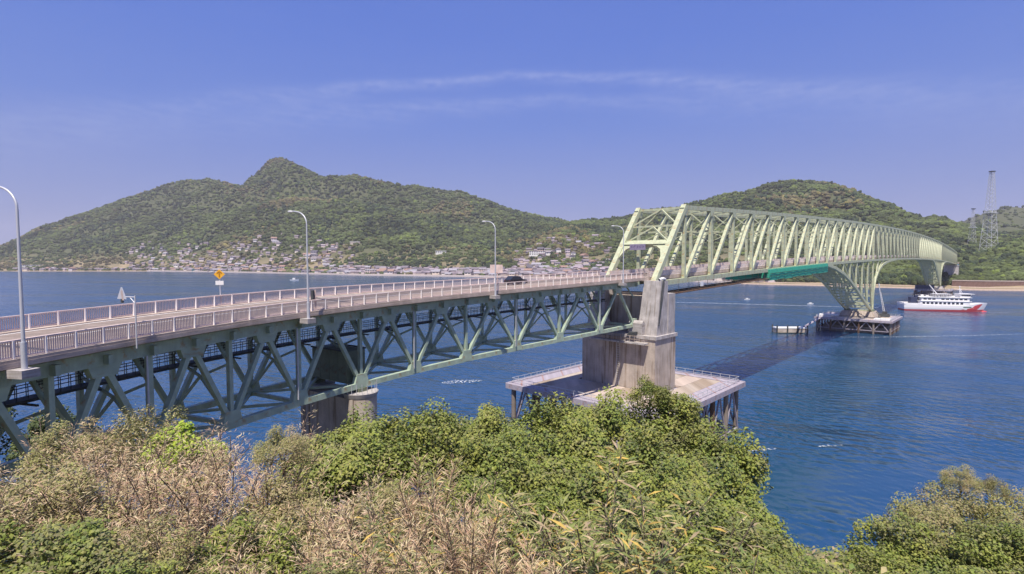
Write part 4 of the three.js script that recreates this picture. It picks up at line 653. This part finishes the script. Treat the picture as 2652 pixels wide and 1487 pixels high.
function pylon(x, d, h, wb, wm, wt, knee, label) {
  const o = thing('lattice_tower', label, 'tower', [x, landY(x, d) - 1, -d], 0.3), W = y => y < knee ? lerp(wb, wm, y / knee) : lerp(wm, wt, (y - knee) / (h - knee)), at = (i, j, y) => new THREE.Vector3(i * W(y) / 2, y, j * W(y) / 2);
  const ys = [0]; while (ys[ys.length - 1] < h - 1) ys.push(Math.min(h, ys[ys.length - 1] + Math.max(4.5, W(ys[ys.length - 1]) * 0.8)));
  const C = [[-1, -1], [1, -1], [1, 1], [-1, 1]], r = h / 420;
  for (const [i, j] of C) part('leg', ys.slice(1).map((y, k) => rod(at(i, j, ys[k]), at(i, j, y), r, r, 5)), M.galv, o);
  const g = []; for (let k = 0; k + 1 < ys.length; k++) for (let c = 0; c < 4; c++) { const a = C[c], b = C[(c + 1) % 4]; g.push(rod(at(...a, ys[k]), at(...b, ys[k + 1]), r * 0.55, r * 0.55, 4), rod(at(...b, ys[k]), at(...a, ys[k + 1]), r * 0.55, r * 0.55, 4), rod(at(...a, ys[k + 1]), at(...b, ys[k + 1]), r * 0.5, r * 0.5, 4)); }
  part('bracing', g, M.galv, o);
  part('cross_arm', [box(W(knee) + 6, 0.9, W(knee) + 2, 0, knee, 0)], M.galv, o); part('head_frame', box(wt + 2.5, 1.2, wt + 1.5, 0, h, 0), M.dark, o);
}
pylon(741, 812, 128, 17, 10, 4.2, 64, 'tall slender steel lattice tower on the wooded shore');
pylon(792, 900, 62, 9, 5, 2.4, 30, 'shorter lattice tower farther back on the wooded shore');

// ------------------------------------------------------------------ woodland on the far hills
{
  const r = rng(5);
  const clump = seed => { const q = rng(seed), gs = []; for (let k = 0; k < 6; k++) { const g = plain(new THREE.IcosahedronGeometry(1, 1)), p = g.attributes.position, s = 0.45 + q() * 0.3; for (let i = 0; i < p.count; i++) { const x = p.getX(i), y = p.getY(i), z = p.getZ(i), f = s * (1 + 0.45 * noise3.noise(x * 2.3 + seed * 3 + k, y * 2.3, z * 2.3)); p.setXYZ(i, x * f, y * f, z * f); } const a = q() * 6.28, e = k ? 0.6 : 0; g.translate(Math.cos(a) * e, 0.35 + q() * 0.75, Math.sin(a) * e); g.computeVertexNormals(); gs.push(g); } return mergeGeometries(gs); };
  const kinds = [[clump(1), 'broadleaf_forest', 'mixed green broadleaf woodland covering the far hills'], [clump(2), 'cedar_forest', 'dark evergreen stands scattered over the far hills'], [clump(3), 'dry_forest', 'brownish and yellow green scrub patches on the far hills']];
  const lists = [[], [], []], cell = {};
  for (const [x, d] of houseSpots) cell[Math.round(x / 10) + ',' + Math.round(d / 10)] = 1;
  const nearHouse = (x, d) => { const i = Math.round(x / 10), j = Math.round(d / 10); for (let a = 0; a <= 0; a++) for (let b = -1; b <= 0; b++) if (cell[(i + a) + ',' + (j + b)]) return true; return false; };
  for (let n = 0; n < 112000; n++) {
    const right = n > 72000; const u = n > 107000 ? lerp(0.76, 1.2, r()) : right ? lerp(0.05, 1.22, r()) : lerp(-1.2, 0.25, r()), ds = shoreAt(u);
    const rg = n > 107000 ? 2400 : u < 0.1 ? 1500 : u < 0.8 ? 1150 : 750, d = ds + (u > 0.845 ? 26 : u > 0.44 ? 16 : 7) + rg * Math.pow(r(), n > 107000 ? 0.3 : right ? 1.5 : 1.25), x = u * d, h = landHeight(u, d);
    if (nearHouse(x, d)) continue;
    const field = fbm(x / 90, d / 60, 8.8, 3); if (h < 75 && u < 0.45 && (field > 0.16 || r() < 0.25)) continue;
    const near = d < 1000 ? 0.75 : 1, s = (2.6 + 4.2 * Math.pow(r(), 1.8)) * near * (h < 60 && u < 0.3 ? 0.75 : 1);
    const f = fbm(x / 150, d / 150, 4.1, 3) + 0.5 * (r() - 0.5), b = fbm(x / 260, d / 200, 6.7, 3) + (h < 90 && u < 0.2 ? 0.12 : 0);
    const kind = b > 0.14 + 0.25 * r() ? 2 : f < -0.17 ? 1 : 0, v = (0.6 + 0.7 * r()) * clamp(1 + 1.1 * fbm(x / 120, d / 90, 3.6, 3), 0.5, 1.7);
    const base = kind === 2 ? [0.122, 0.108, 0.052] : kind === 1 ? [0.036, 0.054, 0.028] : [0.072, 0.094, 0.032], yel = r() < 0.12 ? 1.5 : 1;
    lists[kind].push([x, h - 1, d, s * (kind === 1 ? 0.85 : 1), (0.75 + 0.45 * r()) * (kind === 1 ? 1.5 : 1), r() * 6.28, base[0] * v * yel, base[1] * v * yel, base[2] * v]);
  }
  kinds.forEach(([g, name, label], k) => {
    const im = new THREE.InstancedMesh(g, new THREE.MeshStandardMaterial({ color: 0xffffff, roughness: 1 }), lists[k].length), m = new THREE.Matrix4(), q = new THREE.Quaternion(), c = new THREE.Color();
    lists[k].forEach(([x, y, d, s, sy, a, cr, cg, cb], i) => { q.setFromAxisAngle(UP, a); m.compose(V(x, y, d), q, new THREE.Vector3(s, s * sy, s)); im.setMatrixAt(i, m); im.setColorAt(i, c.setRGB(cr, cg, cb)); });
    im.name = name; im.castShadow = im.receiveShadow = true; scene.add(im); tag(im, label, 'woodland', null, 'stuff');
  });
}

// ------------------------------------------------------------------ near hillside and its thicket
const SLOPE = [[-60, 31.5], [-3, 28.6], [4, 26.4], [8, 24.3], [12, 22.6], [18, 20.0], [26, 16.8], [36, 11.5], [48, 4.2], [57, -1], [80, -5]];
const groundY = (x, d) => interp(SLOPE, d) - 3.2 * smooth(-14, -22, x) - 1.6 * smooth(9, 14, x) * smooth(4, 14, d) + 0.5 * fbm(x / 6, d / 6, 1.5, 3);
{
  const NX = 150, NDp = 110, pos = [], uv = [], idx = [];
  for (let i = 0; i <= NX; i++) for (let j = 0; j <= NDp; j++) { const x = lerp(-130, 130, i / NX), d = lerp(-60, 80, j / NDp); pos.push(x, groundY(x, d), -d); uv.push(x, d); }
  for (let i = 0; i < NX; i++) for (let j = 0; j < NDp; j++) { const a = i * (NDp + 1) + j, b = a + NDp + 1; idx.push(a, b, a + 1, b, b + 1, a + 1); }
  const g = new THREE.BufferGeometry(); g.setAttribute('position', new THREE.Float32BufferAttribute(pos, 3)); g.setAttribute('uv', new THREE.Float32BufferAttribute(uv, 2)); g.setIndex(idx); g.computeVertexNormals();
  structure('ground', g, std([0.09, 0.075, 0.05], 1, { map: asphaltTex }));
}
const PAL = {
  green: [[0.20, 0.255, 0.042], [0.27, 0.315, 0.052], [0.14, 0.195, 0.04], [0.34, 0.345, 0.07], [0.22, 0.20, 0.09]],
  lime: [[0.322, 0.439, 0.0293], [0.41, 0.498, 0.0439], [0.249, 0.351, 0.0293]],
  olive: [[0.293, 0.278, 0.102], [0.381, 0.322, 0.161], [0.22, 0.234, 0.0732], [0.498, 0.366, 0.22], [0.322, 0.337, 0.0878]],
  dark: [[0.054, 0.084, 0.024], [0.084, 0.12, 0.03], [0.108, 0.144, 0.036]],
  dry: [[0.615, 0.41, 0.264], [0.66, 0.512, 0.351], [0.483, 0.307, 0.205], [0.66, 0.571, 0.337], [0.351, 0.278, 0.132]],
  sasa: [[0.22, 0.26, 0.07], [0.30, 0.31, 0.11], [0.15, 0.20, 0.055], [0.46, 0.38, 0.18], [0.55, 0.38, 0.09], [0.46, 0.35, 0.21], [0.24, 0.26, 0.08], [0.20, 0.24, 0.06]],
};
const leafMat = new THREE.MeshPhysicalMaterial({ vertexColors: true, roughness: 0.62, side: THREE.DoubleSide, transmission: 0.3, thickness: 0, ior: 1.4 });
const barkMat = std([0.16, 0.12, 0.09], 0.95, { map: concreteTex });
function leaves(list) { // list of [centre, axis, normal, length, width, colour, bend]
  const n = list.length, pos = new Float32Array(n * 18), col = new Float32Array(n * 18), nor = new Float32Array(n * 18); let o = 0;
  const s = new THREE.Vector3(), a = new THREE.Vector3(), b = new THREE.Vector3(), c = new THREE.Vector3(), e = new THREE.Vector3(), n1 = new THREE.Vector3(), n2 = new THREE.Vector3(), t = new THREE.Vector3();
  for (const [p, ax, nm, L, w, k, bend] of list) {
    s.crossVectors(ax, nm).normalize(); t.crossVectors(s, ax).normalize();
    a.copy(p).addScaledVector(ax, -L / 2); b.copy(p).addScaledVector(ax, L / 2).addScaledVector(t, -bend * L); c.copy(p).addScaledVector(s, w / 2).addScaledVector(t, 0.12 * w); e.copy(p).addScaledVector(s, -w / 2).addScaledVector(t, 0.12 * w);
    n1.subVectors(c, a).cross(e.clone().sub(a)).normalize(); n2.subVectors(e, b).cross(c.clone().sub(b)).normalize();
    for (const [v, m] of [[a, n1], [c, n1], [e, n1], [b, n2], [e, n2], [c, n2]]) { pos[o] = v.x; pos[o + 1] = v.y; pos[o + 2] = v.z; nor[o] = m.x; nor[o + 1] = m.y; nor[o + 2] = m.z; col[o] = k[0]; col[o + 1] = k[1]; col[o + 2] = k[2]; o += 3; }
  }
  const g = new THREE.BufferGeometry(); g.setAttribute('position', new THREE.BufferAttribute(pos, 3)); g.setAttribute('normal', new THREE.BufferAttribute(nor, 3)); g.setAttribute('color', new THREE.BufferAttribute(col, 3)); g.setAttribute('uv', new THREE.BufferAttribute(new Float32Array(n * 12), 2)); return g;
}
const onBall = r => { const z = r() * 2 - 1, a = r() * 6.28318, s = Math.sqrt(1 - z * z); return new THREE.Vector3(s * Math.cos(a), z, s * Math.sin(a)); };
function tint(r, pal, amp = 0.35) { const c = pal[Math.floor(r() * pal.length)], k = 1 - amp / 2 + amp * r(); return [c[0] * k, c[1] * k, c[2] * k]; }
function broadleaf(seed, R, H, n, size, pal, o2 = {}) { // crown of leaf clumps on a branching trunk; base at the origin
  const r = rng(seed), lumps = [], nl = o2.lumps ?? 46, cy = H - R * 0.95;
  for (let k = 0; k < nl; k++) { const v = onBall(r); if (v.y < -0.55) v.y *= -0.5; const q = 0.62 + 0.38 * Math.pow(r(), 0.6), rr = R * (0.20 + 0.16 * r()); lumps.push([new THREE.Vector3(v.x * R * q * 0.92, cy + v.y * R * 0.82 * q + (v.y > 0.6 ? (r() - 0.3) * R * 0.35 : 0), v.z * R * q * 0.92), rr, tint(r, pal, 0.25)]); }
  const list = [], per = Math.floor(n / nl);
  for (const [c, rr, lc] of lumps) for (let k = 0; k < per; k++) {
    const v = onBall(r); if (v.y < -0.3 && r() < 0.6) v.y *= -1; const p = c.clone().addScaledVector(v, rr * (0.55 + 0.55 * r())), nm = v.clone().multiplyScalar(0.6).add(onBall(r).multiplyScalar(0.75)).add(new THREE.Vector3(-0.05, 0.8, 0.3)).normalize(), ax = onBall(r).cross(nm).normalize();
    const own = tint(r, pal, 0.5), L = size * (0.65 + 0.7 * r()); list.push([p, ax, nm, L, L * (o2.slim ?? 0.62), [0, 1, 2].map(i => lerp(lc[i], own[i], 0.55)), 0.12]);
  }
  const tr = [], top = new THREE.Vector3(0, cy - R * 0.2, 0); tr.push(rod(new THREE.Vector3(0, -0.5, 0), top, 0.05 * R + 0.03, 0.035 * R, 7));
  for (let k = 0; k < 14; k++) { const c = lumps[Math.floor(r() * nl)][0], b = top.clone().multiplyScalar(0.55 + 0.45 * r()); tr.push(rod(b, c, 0.022 * R, 0.006 * R, 5)); }
  return { crown: leaves(list), trunk: mergeGeometries(tr) };
}
function bamboo(seed, H, n, pal, o2 = {}) { // leaning culms with long blades
  const r = rng(seed), list = [], culms = [], nc = o2.culms ?? 14, spread = o2.spread ?? 0.9;
  for (let k = 0; k < nc; k++) {
    const a = r() * 6.28, b = spread * Math.sqrt(r()), h = H * (0.7 + 0.35 * r()), lean = (0.15 + 0.35 * r()) * (o2.lean ?? 1), p0 = new THREE.Vector3(Math.cos(a) * b * 0.5, -0.4, Math.sin(a) * b * 0.5), dir = new THREE.Vector3(Math.cos(a), 0, Math.sin(a));
    const at = f => p0.clone().add(new THREE.Vector3(0, (h + 0.4) * f, 0)).addScaledVector(dir, lean * h * f * f + b * f * 0.4);
    culms.push(tube([at(0), at(0.4), at(0.75), at(1)], 0.011, 5, 4));
    for (let i = 0; i < n / nc; i++) { const f = (o2.from ?? 0.3) + (1 - (o2.from ?? 0.3)) * Math.pow(r(), 0.8), p = at(f), ang = r() * 6.28, up = (o2.up ?? 0.35) + 0.5 * (r() - 0.4); const ax = new THREE.Vector3(Math.cos(ang), up, Math.sin(ang)).normalize(), L = (o2.len ?? 0.24) * (0.55 + 0.8 * r()); p.addScaledVector(ax, L * 0.5 + (o2.twig ?? 0.18) * r()); const nm = onBall(r).multiplyScalar(0.6).add(UP).normalize(); list.push([p, ax, nm, L, L * (o2.slim ?? 0.13), tint(r, pal, 0.5), 0.14]); }
  }
  return { crown: leaves(list), trunk: mergeGeometries(culms) };
}
const KIND = {
  green: [0, 1, 2].map(k => broadleaf(100 + k, 2.3, 6, 11000, 0.17, PAL.green)),
  greenNear: [0, 1].map(k => broadleaf(120 + k, 1.7, 4, 11000, 0.115, PAL.green)),
  lime: [broadleaf(140, 1.6, 4.6, 8000, 0.16, PAL.lime)],
  olive: [0, 1, 2].map(k => broadleaf(150 + k, 1.6, 4, 11000, 0.10, PAL.olive, { slim: 0.42, lumps: 60 })),
  dark: [broadleaf(170, 3, 8, 9000, 0.26, PAL.dark)],
  dry: [0, 1, 2].map(k => bamboo(180 + k, 3.2, 4200, PAL.dry, { culms: 26, spread: 1.3, len: 0.17, slim: 0.11, up: 0.5, from: 0.22, twig: 0.28 })),
  plume: [0, 1].map(k => bamboo(190 + k, 3.6, 2200, PAL.dry, { culms: 9, spread: 0.35, len: 0.26, slim: 0.07, up: 0.95, lean: 0.35, from: 0.3, twig: 0.12 })),
  sasa: [0, 1, 2].map(k => bamboo(200 + k, 3.2, 1500, PAL.sasa, { culms: 16, spread: 1.1, len: 0.34, slim: 0.13, up: 0.3, from: 0.35 })),
};
const NAME = { green: ['broadleaf_tree', 'tree'], greenNear: ['leafy_shrub', 'shrub'], lime: ['lime_shrub', 'shrub'], olive: ['scrub_bush', 'bush'], dark: ['evergreen_tree', 'tree'], dry: ['dry_thicket', 'bush'], plume: ['dead_bamboo', 'bamboo'], sasa: ['bamboo_clump', 'bamboo'] };
const HGT = { green: 6, greenNear: 4, lime: 4.6, olive: 4, dark: 8, dry: 3.3, plume: 3.7, sasa: 3.1 };
let plantNo = 0;
const ORD = ['first', 'second', 'third', 'fourth', 'fifth', 'sixth', 'seventh', 'eighth', 'ninth'];
const ranked = list => { const by = [...list].sort((a, b) => a[0] - b[0]); return list.map(p => [...p, ORD[by.indexOf(p)]]); }; // place in the row, counted from the truss side
function plant(kind, x, d, top, k, label, grp) { // top: height of the crown above the sea
  const v = KIND[kind], pr = v[plantNo % v.length], y = groundY(x, d), o = thing(NAME[kind][0], label, NAME[kind][1], [x, 0, -d], plantNo * 2.39996, grp); plantNo++;
  const s = (top - y) / HGT[kind], sw = k; o.position.y = y; 
  const base = top - HGT[kind] * sw; // keep leaf size: scale evenly, let the stem reach down to the ground
  const c = part('crown', pr.crown, leafMat, o), t = part(kind === 'dry' || kind === 'plume' || kind === 'sasa' ? 'culms' : 'trunk', pr.trunk, barkMat, o);
  c.scale.setScalar(sw); t.scale.set(sw, sw, sw); c.position.y = t.position.y = Math.max(base - y, -0.6 * HGT[kind] * sw);
  if (base - y > 0.2) part('stem', rod(new THREE.Vector3(0, -0.3, 0), new THREE.Vector3(0, base - y + 0.3, 0), 0.13, 0.1, 7), barkMat, o);
  return o;
}
{
  const G1 = 'canopy before the nearest platform';
  for (const [x, d, t, k, o] of ranked([[-8.6, 24, 23.5, 0.85], [-6.6, 25, 24.2, 0.95], [-4.0, 25.5, 24.35, 1], [-1.4, 25, 24.3, 0.95], [1.4, 25.5, 24.6, 1], [4.2, 25, 24.9, 1], [7.6, 24.5, 24.9, 0.95], [8.6, 21.5, 24.3, 0.85]])) plant('green', x, d, t, k, `${o} leafy green tree from the brown pier along the far edge of the canopy`, G1);
  for (const [x, d, t, k, o] of ranked([[-6.3, 20.5, 24.6, 0.85], [-3.2, 20.5, 24.8, 0.9], [-0.4, 20, 24.7, 0.9], [2.6, 20, 24.9, 0.92], [5.6, 20, 24.9, 0.92], [7.0, 17.4, 24.4, 0.8], [0.4, 16.4, 25.0, 0.75], [3.0, 16, 25.0, 0.8], [5.2, 16, 24.9, 0.75]])) plant('green', x, d, t, k, `${o} leafy green tree from the truss side in the middle of the canopy`, 'middle row of the canopy');
  plant('green', 6.75, 25.2, 25.75, 0.42, 'slim green treetop rising above the canopy against the pier foot');
  plant('green', 8.2, 25.2, 25.0, 0.42, 'small round treetop in front of the platform corner');
  plant('greenNear', 7.35, 15.6, 23.75, 0.8, 'green bush on the canopy edge sticking out over the water');
  plant('greenNear', 6.7, 13.6, 24.2, 0.9, 'green shrub on the slope below the overhanging bush');
  plant('greenNear', 7.4, 12.6, 23.9, 0.8, 'low green shrub where the gully opens to the water');
  plant('greenNear', 5.4, 12.4, 25.1, 0.85, 'dense green shrub between the yellow bamboo and the water');
  plant('greenNear', 8.3, 12.8, 23.3, 0.62, 'small green shrub at the bottom of the gully');
  plant('greenNear', 6.0, 10.2, 25.1, 0.8, 'green shrub in the bottom corner of the near slope by the gully');
  // clump by the left of the bridge
  plant('olive', -13.4, 19, 25.9, 1.05, 'tall olive bush whose top covers the truss foot');
  plant('lime', -12.0, 18.6, 25.3, 0.9, 'bright lime green shrub in front of the truss lower chord');
  plant('olive', -15.3, 18, 25.8, 0.95, 'purplish brown scrub bush touching the truss diagonals');
  plant('olive', -16.6, 17.2, 23.7, 0.9, 'outermost scrub bush beside the dark evergreens');
  plant('dark', -42, 47, 17.5, 1.1, 'dark evergreen tree behind the truss at the frame edge');
  plant('dark', -36, 50, 13.5, 1.0, 'lower dark evergreen tree under the truss at the frame edge');
  plant('dark', -47, 44, 20, 1.0, 'dark evergreen tree mostly cut off by the frame edge');
  plant('olive', -18.6, 16, 23.4, 1.0, 'scrub bush at the frame edge below the truss');
  plant('olive', -15.6, 15, 24.6, 0.95, 'scrub bush filling the gap under the purplish one');
  plant('dark', -29, 37, 13.5, 0.7, 'small dark evergreen under the truss beside the scrub');
  // brown saddle between the bushes
  for (const [x, d, t, k, o] of ranked([[-8.0, 14.4, 26.5, 1.0], [-7.0, 14.6, 26.5, 0.9], [-9.2, 15, 26.0, 1.0], [-10.4, 16, 25.9, 1.0]])) plant('dry', x, d, t, k, `${o} pinkish brown dry thicket from the frame edge in the saddle below the truss`, 'dry thicket in the saddle');
  for (const [x, d, t, k, o] of ranked([[-14.6, 16.2, 26.0, 1.0], [-12.6, 16.0, 26.1, 0.9], [-10.6, 13.2, 26.4, 1.0], [-9.0, 11.8, 26.5, 1.0], [-9.4, 13.6, 26.4, 0.9], [-11.6, 10.4, 26.6, 0.8]])) plant('dry', x, d, t, k, `${o} straw brown dry scrub from the frame edge, between the olive bushes`, 'dry scrub among the olive bushes');
  plant('olive', -6.5, 14.6, 26.75, 0.5, 'thin pale bush standing alone against the water');
  for (const [x, d, t, k, o] of ranked([[-13.2, 14, 25.5, 0.95], [-11.4, 12.6, 26.2, 0.95], [-12.4, 11.4, 26.2, 0.9]])) plant('olive', x, d, t, k, `${o} olive brown bush from the frame edge on the slope under the truss`, 'olive bushes on the slope');
  for (const [x, d, t, k, o] of ranked([[-10.2, 10.4, 26.2, 0.85], [-8.4, 9.2, 26.5, 0.8], [-9.8, 8.4, 26.2, 0.8], [-7.8, 7.6, 26.5, 0.7]])) plant('greenNear', x, d, t, k, `${o} green shrub from the frame edge in the bottom corner below the truss`, 'green shrubs in the bottom corner');
  for (const [x, d, t, k, o] of ranked([[-7.2, 11, 26.2, 1], [-5.6, 12.4, 25.9, 1.05], [-4.0, 12.2, 25.7, 1.05], [-5.8, 9.2, 26.4, 0.85], [-4.0, 9.4, 26.3, 0.9], [-2.2, 9.2, 26.2, 0.9], [-4.6, 7.2, 26.9, 0.7]])) plant('dry', x, d, t, k, `${o} tangled brown thicket from the truss side, in front of the leafy canopy`, 'brown thicket on the slope');
  for (const [x, d, t, k, o] of ranked([[-6.6, 8.3, 26.55, 0.62], [-5.6, 10.6, 26.0, 0.7], [-3.1, 8.2, 26.5, 0.55]])) plant('greenNear', x, d, t, k, `${o} small green shrub from the truss side, growing through the brown thicket`, 'green shrubs in the thicket');
  for (const [x, d, t, k, o] of ranked([[-6.2, 13.4, 25.6, 0.85], [-7.0, 9.8, 26.3, 0.7], [-3.6, 14.2, 25.2, 0.8]])) plant('olive', x, d, t, k, `${o} olive bush from the truss side, mixed into the brown thicket`, 'olive bushes in the thicket');
  for (const [x, d, t, k, o] of ranked([[-2.7, 8.0, 26.65, 0.75], [-1.0, 11.6, 26.1, 0.9], [-0.1, 8.4, 26.6, 0.75], [0.6, 10.2, 26.2, 0.8], [-2.6, 11.0, 26.2, 0.9]])) plant('dry', x, d, t, k, `${o} pinkish tan dry bush from the truss side, around the reddish plume`, 'dry bushes round the plumes');
  plant('plume', -2.1, 12.6, 26.6, 1.0, 'grey brown dead bamboo plume standing up before the canopy');
  plant('plume', -0.85, 9.4, 27.1, 0.8, 'reddish brown dead bamboo plume in the middle of the thicket');
  plant('dry', -0.6, 9.0, 26.5, 0.8, 'brown dry bush at the foot of the reddish plume');
  plant('plume', 0.15, 7.6, 27.0, 0.72, 'pale pinkish dead bamboo at the bottom of the frame');
  plant('dry', 0.1, 7.2, 26.7, 0.7, 'pinkish dry bush at the bottom of the frame');
  plant('dry', -1.5, 7.0, 26.75, 0.65, 'brown dry bush at the bottom beside the pinkish one');
  plant('sasa', -1.5, 10.6, 26.3, 0.95, 'green and yellow bamboo clump between the two brown plumes');
  plant('sasa', 1.8, 10.4, 26.9, 1.05, 'tall bamboo clump with yellow blades in front of the canopy');
  plant('sasa', 2.9, 9.6, 26.5, 1.0, 'dense bamboo clump with straw coloured blades above the gully');
  plant('sasa', 2.1, 8.0, 26.5, 0.85, 'bamboo clump with orange blades at the bottom of the frame');
  plant('sasa', 3.3, 8.0, 26.2, 0.8, 'green bamboo clump at the bottom beside the orange bladed one');
  plant('sasa', 0.9, 8.8, 26.3, 0.8, 'thin bamboo clump behind the pinkish dead bamboo');
  plant('greenNear', 4.5, 9.6, 25.9, 0.75, 'green shrub beside the straw coloured bamboo');
  plant('greenNear', 4.3, 8.0, 26.1, 0.62, 'green shrub at the bottom frame edge beside the bamboo');
  plant('greenNear', 0.9, 12.8, 25.6, 0.85, 'round green shrub behind the tall bamboo clump');
  plant('greenNear', 3.0, 12.6, 25.5, 0.85, 'round green shrub behind the dense bamboo clump');
  plant('greenNear', -1.2, 14.2, 25.3, 0.85, 'round green shrub behind the grey brown plume');
  // headland across the gully
  plant('olive', 17.3, 20, 22.6, 1.0, 'scrubby bush with a bare topknot on the headland across the gully');
  plant('olive', 17.75, 20.2, 23.3, 0.42, 'wispy treetop sticking up highest on the headland');
  plant('olive', 19.2, 20.4, 22.9, 0.4, 'second wispy treetop on the headland');
  plant('olive', 15.2, 18.6, 22.7, 0.95, 'olive bush on the crest of the headland');
  plant('greenNear', 13.0, 17, 22.7, 0.9, 'green bush on the gully side of the headland');
  plant('greenNear', 11.4, 15.4, 22.7, 0.8, 'green bush closest to the gully on the headland');
  plant('olive', 19.6, 19.6, 22.4, 0.95, 'brown tinged bush at the outer end of the headland');
  for (const [x, d, t, k, o] of ranked([[14.2, 15.6, 22.9, 0.9], [16.6, 17, 22.8, 0.95], [12.2, 13.4, 23.2, 0.8], [14.6, 13.2, 23.0, 0.85], [10.4, 13.2, 23.3, 0.65], [10.6, 11.2, 24.0, 0.7], [12.4, 11.2, 23.7, 0.75], [8.9, 10.8, 24.0, 0.6]])) plant('greenNear', x, d, t, k, `${o} green bush from the gully on the near face of the headland`, 'bushes on the headland face');
  for (const [x, d, t, k, o] of ranked([[18.4, 17.4, 22.4, 0.9], [16.4, 14.2, 22.7, 0.85]])) plant('olive', x, d, t, k, `${o} dry twiggy bush from the gully among the green headland bushes`, 'twiggy bushes on the headland');
}
{ // low growth filling the slope under the bushes
  const r = rng(61), list = []; for (let k = 0; k < 70; k++) { const v = onBall(r); v.y = Math.abs(v.y); const p = v.clone().multiplyScalar(0.35 + 0.5 * r()), nm = v.clone().add(onBall(r).multiplyScalar(0.8)).add(UP).normalize(), c = 0.7 + 0.6 * r(); list.push([p, onBall(r).cross(nm).normalize(), nm, 0.16 + 0.12 * r(), 0.08, [c, c, c], 0.1]); }
  const im = new THREE.InstancedMesh(leaves(list), leafMat, 6500), m = new THREE.Matrix4(), q = new THREE.Quaternion(), c = new THREE.Color();
  for (let i = 0; i < 6500; i++) { const d = 3.5 + 44 * Math.pow(r(), 1.2), x = (r() - 0.5) * 2 * (14 + d * 0.95), y = groundY(x, d), s = 0.9 + 0.9 * r(); q.setFromAxisAngle(UP, r() * 6.28); m.compose(V(x, y, d), q, new THREE.Vector3(s, s, s)); im.setMatrixAt(i, m); const t = tint(r, r() < 0.6 ? PAL.green : PAL.olive, 0.4); im.setColorAt(i, c.setRGB(t[0], t[1], t[2])); }
  im.name = 'undergrowth'; im.castShadow = im.receiveShadow = true; scene.add(im); tag(im, 'low leafy undergrowth covering the near hillside', 'undergrowth', null, 'stuff');
}

renderer.render(scene, camera);
